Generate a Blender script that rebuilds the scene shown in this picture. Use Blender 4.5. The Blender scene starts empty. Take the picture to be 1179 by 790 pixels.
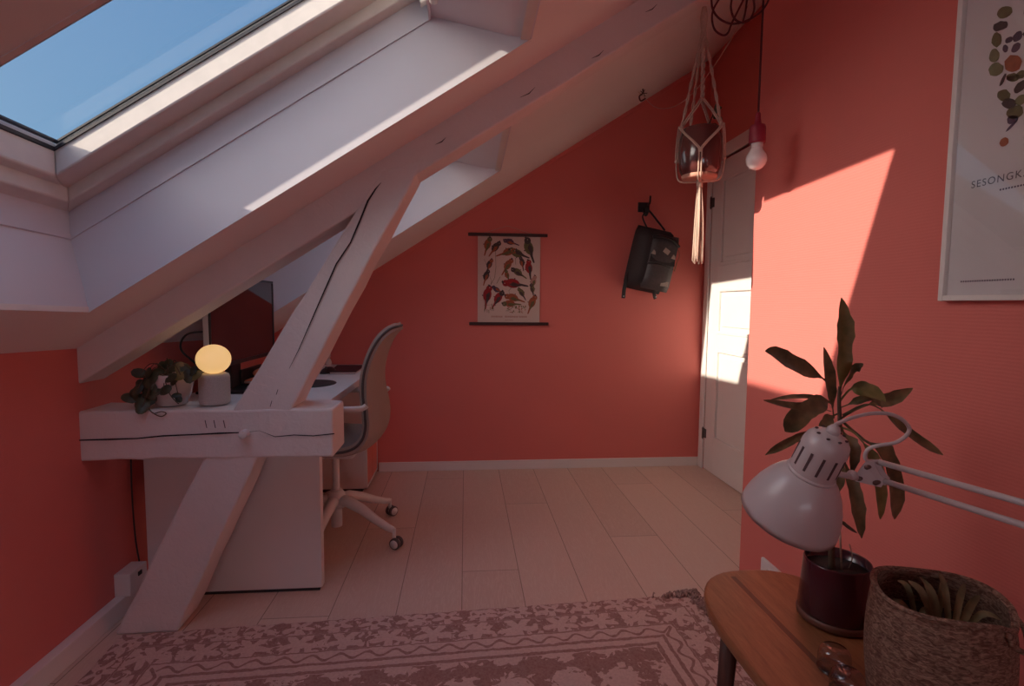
import bpy, bmesh, math, random
from mathutils import Vector, Matrix, Quaternion
rnd = random.Random(7)
sc = bpy.context.scene
COL = sc.collection
PI = math.pi

# ------------------------------------------------------------------ camera
F_PX, CX, CY, CAM_H = 600.0, 589.5, 395.0, 1.12
YAW, ROLL = math.atan(53.8 / F_PX), 0.008
PIT = math.atan(45 / F_PX * math.cos(YAW))
_sa, _ca, _sb, _cb = math.sin(YAW), math.cos(YAW), math.sin(PIT), math.cos(PIT)
FWD = Vector((_sa * _cb, _ca * _cb, -_sb))
R0 = Vector((_ca, -_sa, 0)); U0 = R0.cross(FWD)
RGT = R0 * math.cos(ROLL) + U0 * math.sin(ROLL)
UPV = U0 * math.cos(ROLL) - R0 * math.sin(ROLL)
EYE = Vector((0, 0, CAM_H))
cam = bpy.data.cameras.new('camera'); cam_o = bpy.data.objects.new('camera', cam); COL.objects.link(cam_o)
M3 = Matrix((RGT, UPV, -FWD)).transposed()
cam_o.matrix_world = Matrix.Translation(EYE) @ M3.to_4x4()
cam.sensor_width = 36; cam.lens = F_PX / 1179 * 36; cam.clip_start = 0.02
sc.camera = cam_o


def _ray(x, y):
    return FWD + RGT * ((x - CX) / F_PX) - UPV * ((y - CY) / F_PX)


def atY(x, y, Y):
    r = _ray(x, y); return EYE + r * (Y / r.y)


def atX(x, y, X):
    r = _ray(x, y); return EYE + r * (X / r.x)


def atZ(x, y, Z):
    r = _ray(x, y); return EYE + r * ((Z - CAM_H) / r.z)


# ------------------------------------------------------------------ materials
def new_mat(name):
    m = bpy.data.materials.new(name); m.use_nodes = True
    nt = m.node_tree; b = nt.nodes['Principled BSDF']
    return m, nt, b


def nd(nt, typ, **kw):
    n = nt.nodes.new(typ)
    for k, v in kw.items():
        if k in ('operation', 'blend_type', 'data_type', 'feature', 'distance', 'wave_type', 'bands_direction', 'noise_dimensions', 'interpolation_type', 'invert', 'wave_profile'):
            setattr(n, k, v)
        else:
            n.inputs[k].default_value = v
    return n


def math_n(nt, op, a, b=None, c=None):
    n = nt.nodes.new('ShaderNodeMath'); n.operation = op
    for i, v in enumerate((a, b, c)):
        if v is None: continue
        if hasattr(v, 'is_output'): nt.links.new(v, n.inputs[i])
        else: n.inputs[i].default_value = v
    return n.outputs[0]


def mixc(nt, fac, a, b):
    n = nt.nodes.new('ShaderNodeMix'); n.data_type = 'RGBA'
    for sock, v in ((n.inputs[0], fac), (n.inputs[6], a), (n.inputs[7], b)):
        if hasattr(v, 'is_output'): nt.links.new(v, sock)
        elif isinstance(v, (int, float)): sock.default_value = v
        else: sock.default_value = (*v, 1)
    return n.outputs[2]


def simple(name, col, rough=0.5, var=0.06, scale=40, bump=0.0, bscale=200, metal=0.0, spec=0.5, coat=0.0, **extra):
    m, nt, b = new_mat(name)
    tc = nd(nt, 'ShaderNodeTexCoord')
    n = nd(nt, 'ShaderNodeTexNoise', Scale=scale, Detail=4.0)
    nt.links.new(tc.outputs['Object'], n.inputs['Vector'])
    dark = [max(0, c * (1 - var * 2)) for c in col]; light = [min(1, c * (1 + var)) for c in col]
    c = mixc(nt, n.outputs[0], dark, light)
    nt.links.new(c, b.inputs['Base Color'])
    b.inputs['Roughness'].default_value = rough; b.inputs['Metallic'].default_value = metal
    b.inputs['Specular IOR Level'].default_value = spec
    b.inputs['Coat Weight'].default_value = coat; b.inputs['Coat Roughness'].default_value = 0.08
    for k, v in extra.items(): b.inputs[k].default_value = v
    if bump:
        n2 = nd(nt, 'ShaderNodeTexNoise', Scale=bscale, Detail=3.0)
        nt.links.new(tc.outputs['Object'], n2.inputs['Vector'])
        bp = nd(nt, 'ShaderNodeBump', Strength=bump, Distance=0.002)
        nt.links.new(n2.outputs[0], bp.inputs['Height']); nt.links.new(bp.outputs[0], b.inputs['Normal'])
    return m


def wall_material(name, col):
    """coral paint on a finely ribbed woven wallpaper"""
    m, nt, b = new_mat(name)
    tc = nd(nt, 'ShaderNodeTexCoord')
    big = nd(nt, 'ShaderNodeTexNoise', Scale=3.0, Detail=3.0)
    nt.links.new(tc.outputs['Object'], big.inputs['Vector'])
    c = mixc(nt, big.outputs[0], [v * 0.96 for v in col], [v * 1.03 for v in col])
    nt.links.new(c, b.inputs['Base Color'])
    b.inputs['Roughness'].default_value = 0.62; b.inputs['Specular IOR Level'].default_value = 0.35
    sep = nd(nt, 'ShaderNodeSeparateXYZ'); nt.links.new(tc.outputs['Object'], sep.inputs[0])
    wob = nd(nt, 'ShaderNodeTexNoise', Scale=30.0, Detail=2.0); nt.links.new(tc.outputs['Object'], wob.inputs['Vector'])
    ph = math_n(nt, 'ADD', math_n(nt, 'MULTIPLY', sep.outputs[2], 800.0), math_n(nt, 'MULTIPLY', wob.outputs[0], 3.0))
    rib = math_n(nt, 'SINE', ph)
    gr = nd(nt, 'ShaderNodeTexNoise', Scale=260.0, Detail=2.0); nt.links.new(tc.outputs['Object'], gr.inputs['Vector'])
    h = math_n(nt, 'ADD', math_n(nt, 'MULTIPLY', rib, 0.5), gr.outputs[0])
    bp = nd(nt, 'ShaderNodeBump', Strength=0.16, Distance=0.0015)
    nt.links.new(h, bp.inputs['Height']); nt.links.new(bp.outputs[0], b.inputs['Normal'])
    return m


def floor_material():
    m, nt, b = new_mat('oak_planks')
    tc = nd(nt, 'ShaderNodeTexCoord'); sep = nd(nt, 'ShaderNodeSeparateXYZ'); nt.links.new(tc.outputs['Object'], sep.inputs[0])
    PW = 0.2365
    u = math_n(nt, 'DIVIDE', math_n(nt, 'ADD', sep.outputs[0], 0.012 + 20 * PW), PW)
    row = math_n(nt, 'FLOOR', u); fu = math_n(nt, 'SUBTRACT', u, row)
    off = math_n(nt, 'MULTIPLY', math_n(nt, 'FRACT', math_n(nt, 'MULTIPLY', row, 0.6180)), 1.9)
    v = math_n(nt, 'DIVIDE', math_n(nt, 'ADD', sep.outputs[1], math_n(nt, 'ADD', off, 20.0)), 1.9)
    cell = math_n(nt, 'FLOOR', v); fv = math_n(nt, 'SUBTRACT', v, cell)
    du = math_n(nt, 'MULTIPLY', math_n(nt, 'MINIMUM', fu, math_n(nt, 'SUBTRACT', 1.0, fu)), PW)
    dv = math_n(nt, 'MULTIPLY', math_n(nt, 'MINIMUM', fv, math_n(nt, 'SUBTRACT', 1.0, fv)), 1.9)
    gap = math_n(nt, 'LESS_THAN', math_n(nt, 'MINIMUM', du, dv), 0.0016)
    pid = math_n(nt, 'FRACT', math_n(nt, 'MULTIPLY', math_n(nt, 'SINE', math_n(nt, 'ADD', math_n(nt, 'MULTIPLY', row, 12.9), math_n(nt, 'MULTIPLY', cell, 78.2))), 437.5))
    comb = nd(nt, 'ShaderNodeCombineXYZ')
    nt.links.new(math_n(nt, 'MULTIPLY', sep.outputs[0], 16.0), comb.inputs[0])
    nt.links.new(math_n(nt, 'ADD', math_n(nt, 'MULTIPLY', sep.outputs[1], 1.7), math_n(nt, 'MULTIPLY', pid, 50.0)), comb.inputs[1])
    nt.links.new(math_n(nt, 'MULTIPLY', pid, 31.0), comb.inputs[2])
    n1 = nd(nt, 'ShaderNodeTexNoise', Scale=1.6, Detail=6.0, Roughness=0.6, Distortion=1.4); nt.links.new(comb.outputs[0], n1.inputs['Vector'])
    rings = math_n(nt, 'SINE', math_n(nt, 'MULTIPLY', n1.outputs[0], 60.0))
    rings = math_n(nt, 'POWER', math_n(nt, 'MULTIPLY_ADD', rings, 0.5, 0.5), 4.0)
    fine = nd(nt, 'ShaderNodeTexNoise', Scale=14.0, Detail=4.0); nt.links.new(comb.outputs[0], fine.inputs['Vector'])
    base = mixc(nt, pid, (0.63, 0.455, 0.37), (0.72, 0.535, 0.44))
    c = mixc(nt, math_n(nt, 'MULTIPLY', rings, 0.5), base, (0.76, 0.62, 0.52))
    c = mixc(nt, math_n(nt, 'MULTIPLY', fine.outputs[0], 0.35), c, (0.52, 0.37, 0.295))
    c = mixc(nt, math_n(nt, 'MULTIPLY', gap, 0.75), c, (0.20, 0.12, 0.08))
    nt.links.new(c, b.inputs['Base Color'])
    b.inputs['Roughness'].default_value = 0.5; b.inputs['Specular IOR Level'].default_value = 0.35
    bp = nd(nt, 'ShaderNodeBump', Strength=0.12, Distance=0.001)
    nt.links.new(math_n(nt, 'SUBTRACT', rings, math_n(nt, 'MULTIPLY', gap, 3.0)), bp.inputs['Height']); nt.links.new(bp.outputs[0], b.inputs['Normal'])
    return m


RUG_HALF_W, RUG_LEN = 1.013, 2.9   # rug local frame: x across, y = distance behind its far edge (negative)


def rug_material():
    m, nt, b = new_mat('vintage_rug_pile')
    tc = nd(nt, 'ShaderNodeTexCoord'); sep = nd(nt, 'ShaderNodeSeparateXYZ'); nt.links.new(tc.outputs['Object'], sep.inputs[0])
    wob = nd(nt, 'ShaderNodeTexNoise', Scale=45.0, Detail=2.0); nt.links.new(tc.outputs['Object'], wob.inputs['Vector'])
    wv = math_n(nt, 'MULTIPLY', math_n(nt, 'SUBTRACT', wob.outputs[0], 0.5), 0.012)
    x, y = sep.outputs[0], sep.outputs[1]
    dx = math_n(nt, 'SUBTRACT', RUG_HALF_W, math_n(nt, 'ABSOLUTE', x)); dy = math_n(nt, 'MULTIPLY', y, -1.0)
    d = math_n(nt, 'ADD', math_n(nt, 'MINIMUM', dx, dy), wv)
    side = math_n(nt, 'LESS_THAN', dx, dy)            # 1 on the side borders
    along = math_n(nt, 'ADD', math_n(nt, 'MULTIPLY', side, y), math_n(nt, 'MULTIPLY', math_n(nt, 'SUBTRACT', 1.0, side), x))

    def line(at, w):
        return math_n(nt, 'LESS_THAN', math_n(nt, 'ABSOLUTE', math_n(nt, 'SUBTRACT', d, at)), w)

    def band(lo, hi):
        return math_n(nt, 'MULTIPLY', math_n(nt, 'GREATER_THAN', d, lo), math_n(nt, 'LESS_THAN', d, hi))

    def motif(period, centre, squash, seed):
        """rosettes of leaves repeated along the border: angular petals around each repeat's centre plus loose blotches"""
        t = math_n(nt, 'ADD', math_n(nt, 'DIVIDE', along, period), 50.0 + seed)
        fr = math_n(nt, 'MULTIPLY', math_n(nt, 'SUBTRACT', math_n(nt, 'FRACT', t), 0.5), period)
        v = math_n(nt, 'MULTIPLY', math_n(nt, 'SUBTRACT', d, centre), squash)
        r = math_n(nt, 'SQRT', math_n(nt, 'ADD', math_n(nt, 'MULTIPLY', fr, fr), math_n(nt, 'MULTIPLY', v, v)))
        a = math_n(nt, 'ARCTAN2', v, fr)
        pet = math_n(nt, 'MULTIPLY_ADD', math_n(nt, 'SINE', math_n(nt, 'MULTIPLY', a, 5.0)), 0.15, 0.30)
        ring = math_n(nt, 'LESS_THAN', math_n(nt, 'DIVIDE', r, period), pet)       # light flower
        core = math_n(nt, 'LESS_THAN', r, period * 0.09)
        return ring, core
    big = nd(nt, 'ShaderNodeTexNoise', Scale=26.0, Detail=3.0, Distortion=1.6); nt.links.new(tc.outputs['Object'], big.inputs['Vector'])
    vor = nd(nt, 'ShaderNodeTexVoronoi', Scale=38.0); nt.links.new(tc.outputs['Object'], vor.inputs['Vector'])
    blot = math_n(nt, 'GREATER_THAN', math_n(nt, 'ADD', big.outputs[0], math_n(nt, 'MULTIPLY', vor.outputs[0], 0.25)), 0.585)
    r1, c1 = motif(0.125, 0.040, 1.25, 0.0)
    r2, c2 = motif(0.145, 0.128, 1.1, 0.4)
    A = math_n(nt, 'MAXIMUM', math_n(nt, 'MULTIPLY', blot, math_n(nt, 'SUBTRACT', 1.0, r1)), math_n(nt, 'MULTIPLY', c1, blot))
    B = math_n(nt, 'MULTIPLY', blot, math_n(nt, 'SUBTRACT', 1.0, r2))
    wave = math_n(nt, 'MULTIPLY', math_n(nt, 'SINE', math_n(nt, 'MULTIPLY', along, 2 * PI / 0.085)), 0.013)
    Cw = math_n(nt, 'LESS_THAN', math_n(nt, 'ABSOLUTE', math_n(nt, 'SUBTRACT', math_n(nt, 'SUBTRACT', d, 0.202), wave)), 0.0055)
    # field: repeated lattice of medallions
    sx = math_n(nt, 'SINE', math_n(nt, 'MULTIPLY', x, 2 * PI / 0.33)); sy = math_n(nt, 'SINE', math_n(nt, 'MULTIPLY', y, 2 * PI / 0.33))
    lat = math_n(nt, 'ADD', math_n(nt, 'MULTIPLY', sx, sy), math_n(nt, 'MULTIPLY', math_n(nt, 'SUBTRACT', big.outputs[0], 0.5), 2.2))
    Fd = math_n(nt, 'GREATER_THAN', math_n(nt, 'ABSOLUTE', lat), 0.42)
    parts = [math_n(nt, 'MULTIPLY', A, band(0.0, 0.078)), line(0.082, 0.0028), math_n(nt, 'MULTIPLY', B, band(0.086, 0.168)), line(0.172, 0.003),
             math_n(nt, 'MULTIPLY', Cw, band(0.178, 0.226)), line(0.232, 0.006), line(0.268, 0.007), math_n(nt, 'MULTIPLY', math_n(nt, 'SUBTRACT', 1.0, Fd), band(0.278, 5.0))]
    tot = parts[0]
    for p in parts[1:]: tot = math_n(nt, 'MAXIMUM', tot, p)
    wear = nd(nt, 'ShaderNodeTexNoise', Scale=140.0, Detail=3.0); nt.links.new(tc.outputs['Object'], wear.inputs['Vector'])
    tot = math_n(nt, 'MULTIPLY', tot, math_n(nt, 'MULTIPLY_ADD', wear.outputs[0], 0.9, 0.35))
    light = mixc(nt, wear.outputs[0], (0.56, 0.38, 0.33), (0.82, 0.62, 0.55))
    c = mixc(nt, math_n(nt, 'MULTIPLY', tot, 0.92), light, (0.30, 0.145, 0.118))
    nt.links.new(c, b.inputs['Base Color'])
    b.inputs['Roughness'].default_value = 0.95; b.inputs['Specular IOR Level'].default_value = 0.1
    fz = nd(nt, 'ShaderNodeTexNoise', Scale=420.0, Detail=2.0); nt.links.new(tc.outputs['Object'], fz.inputs['Vector'])
    bp = nd(nt, 'ShaderNodeBump', Strength=0.7, Distance=0.004)
    nt.links.new(math_n(nt, 'SUBTRACT', fz.outputs[0], math_n(nt, 'MULTIPLY', tot, 0.5)), bp.inputs['Height']); nt.links.new(bp.outputs[0], b.inputs['Normal'])
    return m


def wood_material(name, c0, c1, along='Y', scale=9, rough=0.42):
    m, nt, b = new_mat(name)
    tc = nd(nt, 'ShaderNodeTexCoord'); mp = nd(nt, 'ShaderNodeMapping')
    s = {'X': (0.12, 1, 1), 'Y': (1, 0.12, 1), 'Z': (1, 1, 0.12)}[along]
    mp.inputs['Scale'].default_value = [v * scale for v in s]
    nt.links.new(tc.outputs['Object'], mp.inputs['Vector'])
    n1 = nd(nt, 'ShaderNodeTexNoise', Scale=5.0, Detail=6.0, Roughness=0.62, Distortion=0.6); nt.links.new(mp.outputs[0], n1.inputs['Vector'])
    n2 = nd(nt, 'ShaderNodeTexNoise', Scale=34.0, Detail=3.0); nt.links.new(mp.outputs[0], n2.inputs['Vector'])
    f = math_n(nt, 'ADD', math_n(nt, 'MULTIPLY', n1.outputs[0], 0.7), math_n(nt, 'MULTIPLY', n2.outputs[0], 0.3))
    rp = nd(nt, 'ShaderNodeMapRange'); nt.links.new(f, rp.inputs[0]); rp.inputs[1].default_value = 0.35; rp.inputs[2].default_value = 0.65
    nt.links.new(mixc(nt, rp.outputs[0], c0, c1), b.inputs['Base Color'])
    b.inputs['Roughness'].default_value = rough
    bp = nd(nt, 'ShaderNodeBump', Strength=0.1, Distance=0.001); nt.links.new(f, bp.inputs['Height']); nt.links.new(bp.outputs[0], b.inputs['Normal'])
    return m


def timber_material():
    """old hewn beam under white paint: long grain relief"""
    m, nt, b = new_mat('painted_timber')
    tc = nd(nt, 'ShaderNodeTexCoord')
    n1 = nd(nt, 'ShaderNodeTexNoise', Scale=7.0, Detail=5.0); nt.links.new(tc.outputs['Object'], n1.inputs['Vector'])
    nt.links.new(mixc(nt, n1.outputs[0], (0.70, 0.655, 0.63), (0.80, 0.765, 0.745)), b.inputs['Base Color'])
    b.inputs['Roughness'].default_value = 0.5; b.inputs['Specular IOR Level'].default_value = 0.35
    mp = nd(nt, 'ShaderNodeMapping'); mp.inputs['Scale'].default_value = (1, 1, 1)
    n2 = nd(nt, 'ShaderNodeTexNoise', Scale=55.0, Detail=5.0, Distortion=0.8); nt.links.new(tc.outputs['Object'], n2.inputs['Vector'])
    bp = nd(nt, 'ShaderNodeBump', Strength=0.5, Distance=0.004); nt.links.new(n2.outputs[0], bp.inputs['Height']); nt.links.new(bp.outputs[0], b.inputs['Normal'])
    return m


def glass_pane(name, tint=(0.97, 0.985, 1.0), gloss=1.0):
    m, nt, b = new_mat(name)
    nt.nodes.remove(b)
    out = [n for n in nt.nodes if n.type == 'OUTPUT_MATERIAL'][0]
    tr = nd(nt, 'ShaderNodeBsdfTransparent'); tr.inputs[0].default_value = (*tint, 1)
    gl = nd(nt, 'ShaderNodeBsdfGlossy', Roughness=0.02)
    lw = nd(nt, 'ShaderNodeLayerWeight', Blend=0.5)
    tc = nd(nt, 'ShaderNodeTexCoord'); n = nd(nt, 'ShaderNodeTexNoise', Scale=6.0); nt.links.new(tc.outputs['Object'], n.inputs['Vector'])
    fr = math_n(nt, 'MULTIPLY_ADD', math_n(nt, 'POWER', lw.outputs['Facing'], 5.0), 0.92, 0.07)
    f = math_n(nt, 'MULTIPLY', fr, math_n(nt, 'MULTIPLY_ADD', n.outputs[0], 0.1, 0.95 * gloss))
    mx = nd(nt, 'ShaderNodeMixShader'); nt.links.new(f, mx.inputs[0]); nt.links.new(tr.outputs[0], mx.inputs[1]); nt.links.new(gl.outputs[0], mx.inputs[2])
    nt.links.new(mx.outputs[0], out.inputs[0])
    return m


def leaf_material(name, c0, c1, rough=0.45):
    m, nt, b = new_mat(name)
    tc = nd(nt, 'ShaderNodeTexCoord'); n = nd(nt, 'ShaderNodeTexNoise', Scale=28.0, Detail=4.0); nt.links.new(tc.outputs['Object'], n.inputs['Vector'])
    rp = nd(nt, 'ShaderNodeMapRange'); nt.links.new(n.outputs[0], rp.inputs[0]); rp.inputs[1].default_value = 0.35; rp.inputs[2].default_value = 0.68
    nt.links.new(mixc(nt, rp.outputs[0], c0, c1), b.inputs['Base Color'])
    b.inputs['Roughness'].default_value = rough
    bp = nd(nt, 'ShaderNodeBump', Strength=0.2, Distance=0.002); nt.links.new(n.outputs[0], bp.inputs['Height']); nt.links.new(bp.outputs[0], b.inputs['Normal'])
    return m


def basket_material():
    m, nt, b = new_mat('woven_basket')
    tc = nd(nt, 'ShaderNodeTexCoord')
    mp = nd(nt, 'ShaderNodeMapping'); mp.inputs['Scale'].default_value = (1, 1, 2.4); nt.links.new(tc.outputs['Object'], mp.inputs['Vector'])
    w = nd(nt, 'ShaderNodeTexNoise', Scale=95.0, Detail=4.0, Distortion=1.1); nt.links.new(mp.outputs[0], w.inputs['Vector'])
    rp = nd(nt, 'ShaderNodeMapRange'); nt.links.new(w.outputs[0], rp.inputs[0]); rp.inputs[1].default_value = 0.38; rp.inputs[2].default_value = 0.66
    nt.links.new(mixc(nt, rp.outputs[0], (0.15, 0.075, 0.05), (0.40, 0.26, 0.19)), b.inputs['Base Color'])
    b.inputs['Roughness'].default_value = 0.85
    bp = nd(nt, 'ShaderNodeBump', Strength=0.9, Distance=0.004); nt.links.new(w.outputs[0], bp.inputs['Height']); nt.links.new(bp.outputs[0], b.inputs['Normal'])
    return m


M = {}
CORAL = (0.72, 0.198, 0.170)
M['coral'] = wall_material('coral_wall_paint', CORAL)
M['ceil'] = simple('ceiling_white_paint', (0.80, 0.77, 0.745), 0.6, 0.02, 4, 0.15, 120)
M['trim'] = simple('white_gloss_trim', (0.79, 0.76, 0.735), 0.4, 0.02, 6)
M['reveal'] = simple('window_lining_white', (0.69, 0.68, 0.72), 0.42, 0.02, 5)
M['sash'] = simple('window_sash_lacquer', (0.72, 0.68, 0.63), 0.4, 0.06, 25)
M['gasket'] = simple('black_gasket_rubber', (0.03, 0.03, 0.035), 0.5)
M['glass'] = glass_pane('window_glass')
M['clear'] = glass_pane('clear_blown_glass', (0.90, 0.86, 0.88), 1.6)
M['picglass'] = glass_pane('picture_glass', (0.985, 0.985, 0.985))
M['floor'] = floor_material(); M['rug'] = rug_material()
M['timber'] = timber_material()
M['crack'] = simple('timber_crack_dark', (0.025, 0.018, 0.02), 0.9)
M['scratch'] = simple('pale_chisel_scratch', (0.86, 0.80, 0.76), 0.8)
M['white'] = simple('white_melamine', (0.77, 0.745, 0.725), 0.38, 0.02, 8)
M['door'] = simple('white_door_paint', (0.80, 0.78, 0.75), 0.36, 0.02, 8)
M['cabred'] = simple('coral_cabinet_front', (0.72, 0.20, 0.145), 0.45, 0.03, 8)
M['black'] = simple('black_plastic', (0.018, 0.017, 0.018), 0.28)
M['blackmat'] = simple('black_matte_plastic', (0.03, 0.028, 0.03), 0.6)
M['screen'] = simple('dark_monitor_glass', (0.010, 0.008, 0.010), 0.06, 0.02, 5, spec=1.0, coat=0.6)
M['silver'] = simple('pale_monitor_case', (0.66, 0.63, 0.62), 0.35, 0.02, 10)
M['orange'] = simple('orange_plastic', (0.78, 0.20, 0.09), 0.4)
M['chairfab'] = simple('grey_beige_upholstery', (0.40, 0.325, 0.285), 0.9, 0.12, 260, 0.5, 700)
M['chairedge'] = simple('dark_grey_piping', (0.10, 0.085, 0.085), 0.85, 0.08, 200)
M['chairwhite'] = simple('white_powder_coat', (0.76, 0.73, 0.71), 0.4, 0.02, 10)
M['wheel'] = simple('grey_caster_tyre', (0.12, 0.09, 0.085), 0.55)
M['globe'] = None
M['stone'] = simple('speckled_concrete', (0.56, 0.50, 0.48), 0.85, 0.16, 320, 0.3, 400)
M['ceramic'] = simple('white_glazed_ceramic', (0.66, 0.56, 0.53), 0.14, 0.03, 8, coat=0.5)
M['maroon'] = simple('maroon_glazed_ceramic', (0.060, 0.012, 0.020), 0.2, 0.12, 12, coat=0.5)
M['maroon2'] = simple('plum_brown_glaze', (0.115, 0.035, 0.032), 0.16, 0.12, 12, coat=0.6)
M['saucer'] = simple('brown_stoneware', (0.16, 0.07, 0.05), 0.45, 0.1, 30)
M['terra'] = simple('bare_terracotta', (0.60, 0.30, 0.22), 0.7, 0.1, 30)
M['soil'] = simple('potting_soil', (0.035, 0.02, 0.016), 0.95, 0.4, 90, 0.8, 120)
M['leafd'] = leaf_material('dracaena_leaf', (0.075, 0.070, 0.032), (0.25, 0.175, 0.085), 0.42)
M['leafo'] = leaf_material('olive_leaf', (0.15, 0.14, 0.045), (0.30, 0.23, 0.085), 0.4)
M['leafb'] = leaf_material('dark_round_leaf', (0.018, 0.024, 0.014), (0.085, 0.088, 0.045), 0.4)
M['leafy'] = leaf_material('dry_strap_leaf', (0.12, 0.10, 0.05), (0.26, 0.20, 0.10), 0.6)
M['stem'] = simple('brown_plant_stem', (0.12, 0.07, 0.045), 0.8, 0.25, 60, 0.4, 90)
M['basket'] = basket_material()
M['cotton'] = simple('natural_cotton_cord', (0.62, 0.47, 0.38), 0.9, 0.15, 200, 0.6, 300)
M['cord'] = simple('burgundy_textile_cord', (0.10, 0.012, 0.018), 0.7, 0.1, 200)
M['socket'] = simple('raspberry_silicone', (0.30, 0.018, 0.045), 0.5)
M['bulb'] = simple('frosted_bulb_glass', (0.86, 0.80, 0.80), 0.18, 0.01, 5, coat=0.4)
M['bulbcap'] = simple('bulb_collar_plastic', (0.74, 0.70, 0.70), 0.4)
M['bag'] = simple('black_backpack_canvas', (0.042, 0.038, 0.040), 0.7, 0.2, 120, 0.4, 500)
M['bag2'] = simple('charcoal_coated_canvas', (0.085, 0.078, 0.080), 0.42, 0.2, 60, 0.3, 300)
M['tagw'] = simple('beige_leather_label', (0.52, 0.44, 0.38), 0.6, 0.15, 120)
M['ztag'] = simple('tan_zip_pull', (0.40, 0.20, 0.10), 0.6)
M['dkwood'] = simple('dark_stained_batten', (0.045, 0.014, 0.012), 0.5, 0.2, 60)
M['paper'] = simple('cream_print_paper', (0.66, 0.54, 0.48), 0.8, 0.03, 10)
M['paperw'] = simple('white_print_paper', (0.66, 0.63, 0.64), 0.8, 0.02, 10)
M['ink'] = simple('grey_print_ink', (0.10, 0.08, 0.10), 0.8)
M['inkred'] = simple('red_print_ink', (0.36, 0.025, 0.03), 0.8, 0.25, 90)
M['inkor'] = simple('rust_print_ink', (0.38, 0.11, 0.05), 0.8, 0.25, 90)
M['inkgr'] = simple('olive_print_ink', (0.16, 0.14, 0.06), 0.8, 0.25, 90)
M['inkdk'] = simple('dark_print_ink', (0.075, 0.05, 0.05), 0.8, 0.25, 90)
M['inkvi'] = simple('violet_print_ink', (0.10, 0.06, 0.10), 0.8, 0.2, 90)
M['inkpk'] = simple('salmon_print_ink', (0.50, 0.27, 0.22), 0.8, 0.2, 90)
M['inkgn'] = simple('moss_print_ink', (0.20, 0.20, 0.10), 0.8, 0.2, 60)
M['table'] = wood_material('oiled_teak', (0.24, 0.085, 0.035), (0.40, 0.165, 0.07), 'Y', 9, 0.4)
M['tabledk'] = wood_material('dark_teak', (0.11, 0.040, 0.022), (0.19, 0.072, 0.036), 'Y', 9, 0.45)
M['legwood'] = wood_material('dark_leg_wood', (0.07, 0.022, 0.016), (0.12, 0.04, 0.026), 'Z', 9, 0.5)
M['lamp'] = simple('white_lamp_enamel', (0.62, 0.55, 0.56), 0.33, 0.02, 8, coat=0.25)
M['lampdk'] = simple('lamp_vent_dark', (0.10, 0.06, 0.065), 0.7)
M['bolt'] = simple('dull_steel_bolt', (0.22, 0.13, 0.12), 0.4, metal=0.6)
M['plastic'] = simple('white_socket_plastic', (0.78, 0.75, 0.74), 0.35)
M['hinge'] = simple('dark_hinge_metal', (0.12, 0.09, 0.085), 0.4, metal=0.5)
M['specs'] = simple('clear_pink_acetate', (0.70, 0.62, 0.63), 0.12, 0.03, 20, coat=0.5)
M['brick'] = simple('grey_render', (0.36, 0.33, 0.31), 0.9, 0.1, 8)


def emissive(name, col, strength):
    m, nt, b = new_mat(name)
    tc = nd(nt, 'ShaderNodeTexCoord'); n = nd(nt, 'ShaderNodeTexNoise', Scale=3.0); nt.links.new(tc.outputs['Object'], n.inputs['Vector'])
    c = mixc(nt, n.outputs[0], [v * 0.96 for v in col], col)
    nt.links.new(c, b.inputs['Emission Color']); b.inputs['Emission Strength'].default_value = strength
    b.inputs['Base Color'].default_value = (0.8, 0.7, 0.5, 1); b.inputs['Roughness'].default_value = 0.4
    return m


M['globe'] = emissive('lit_opal_globe', (1.0, 0.60, 0.225), 0.58)


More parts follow.
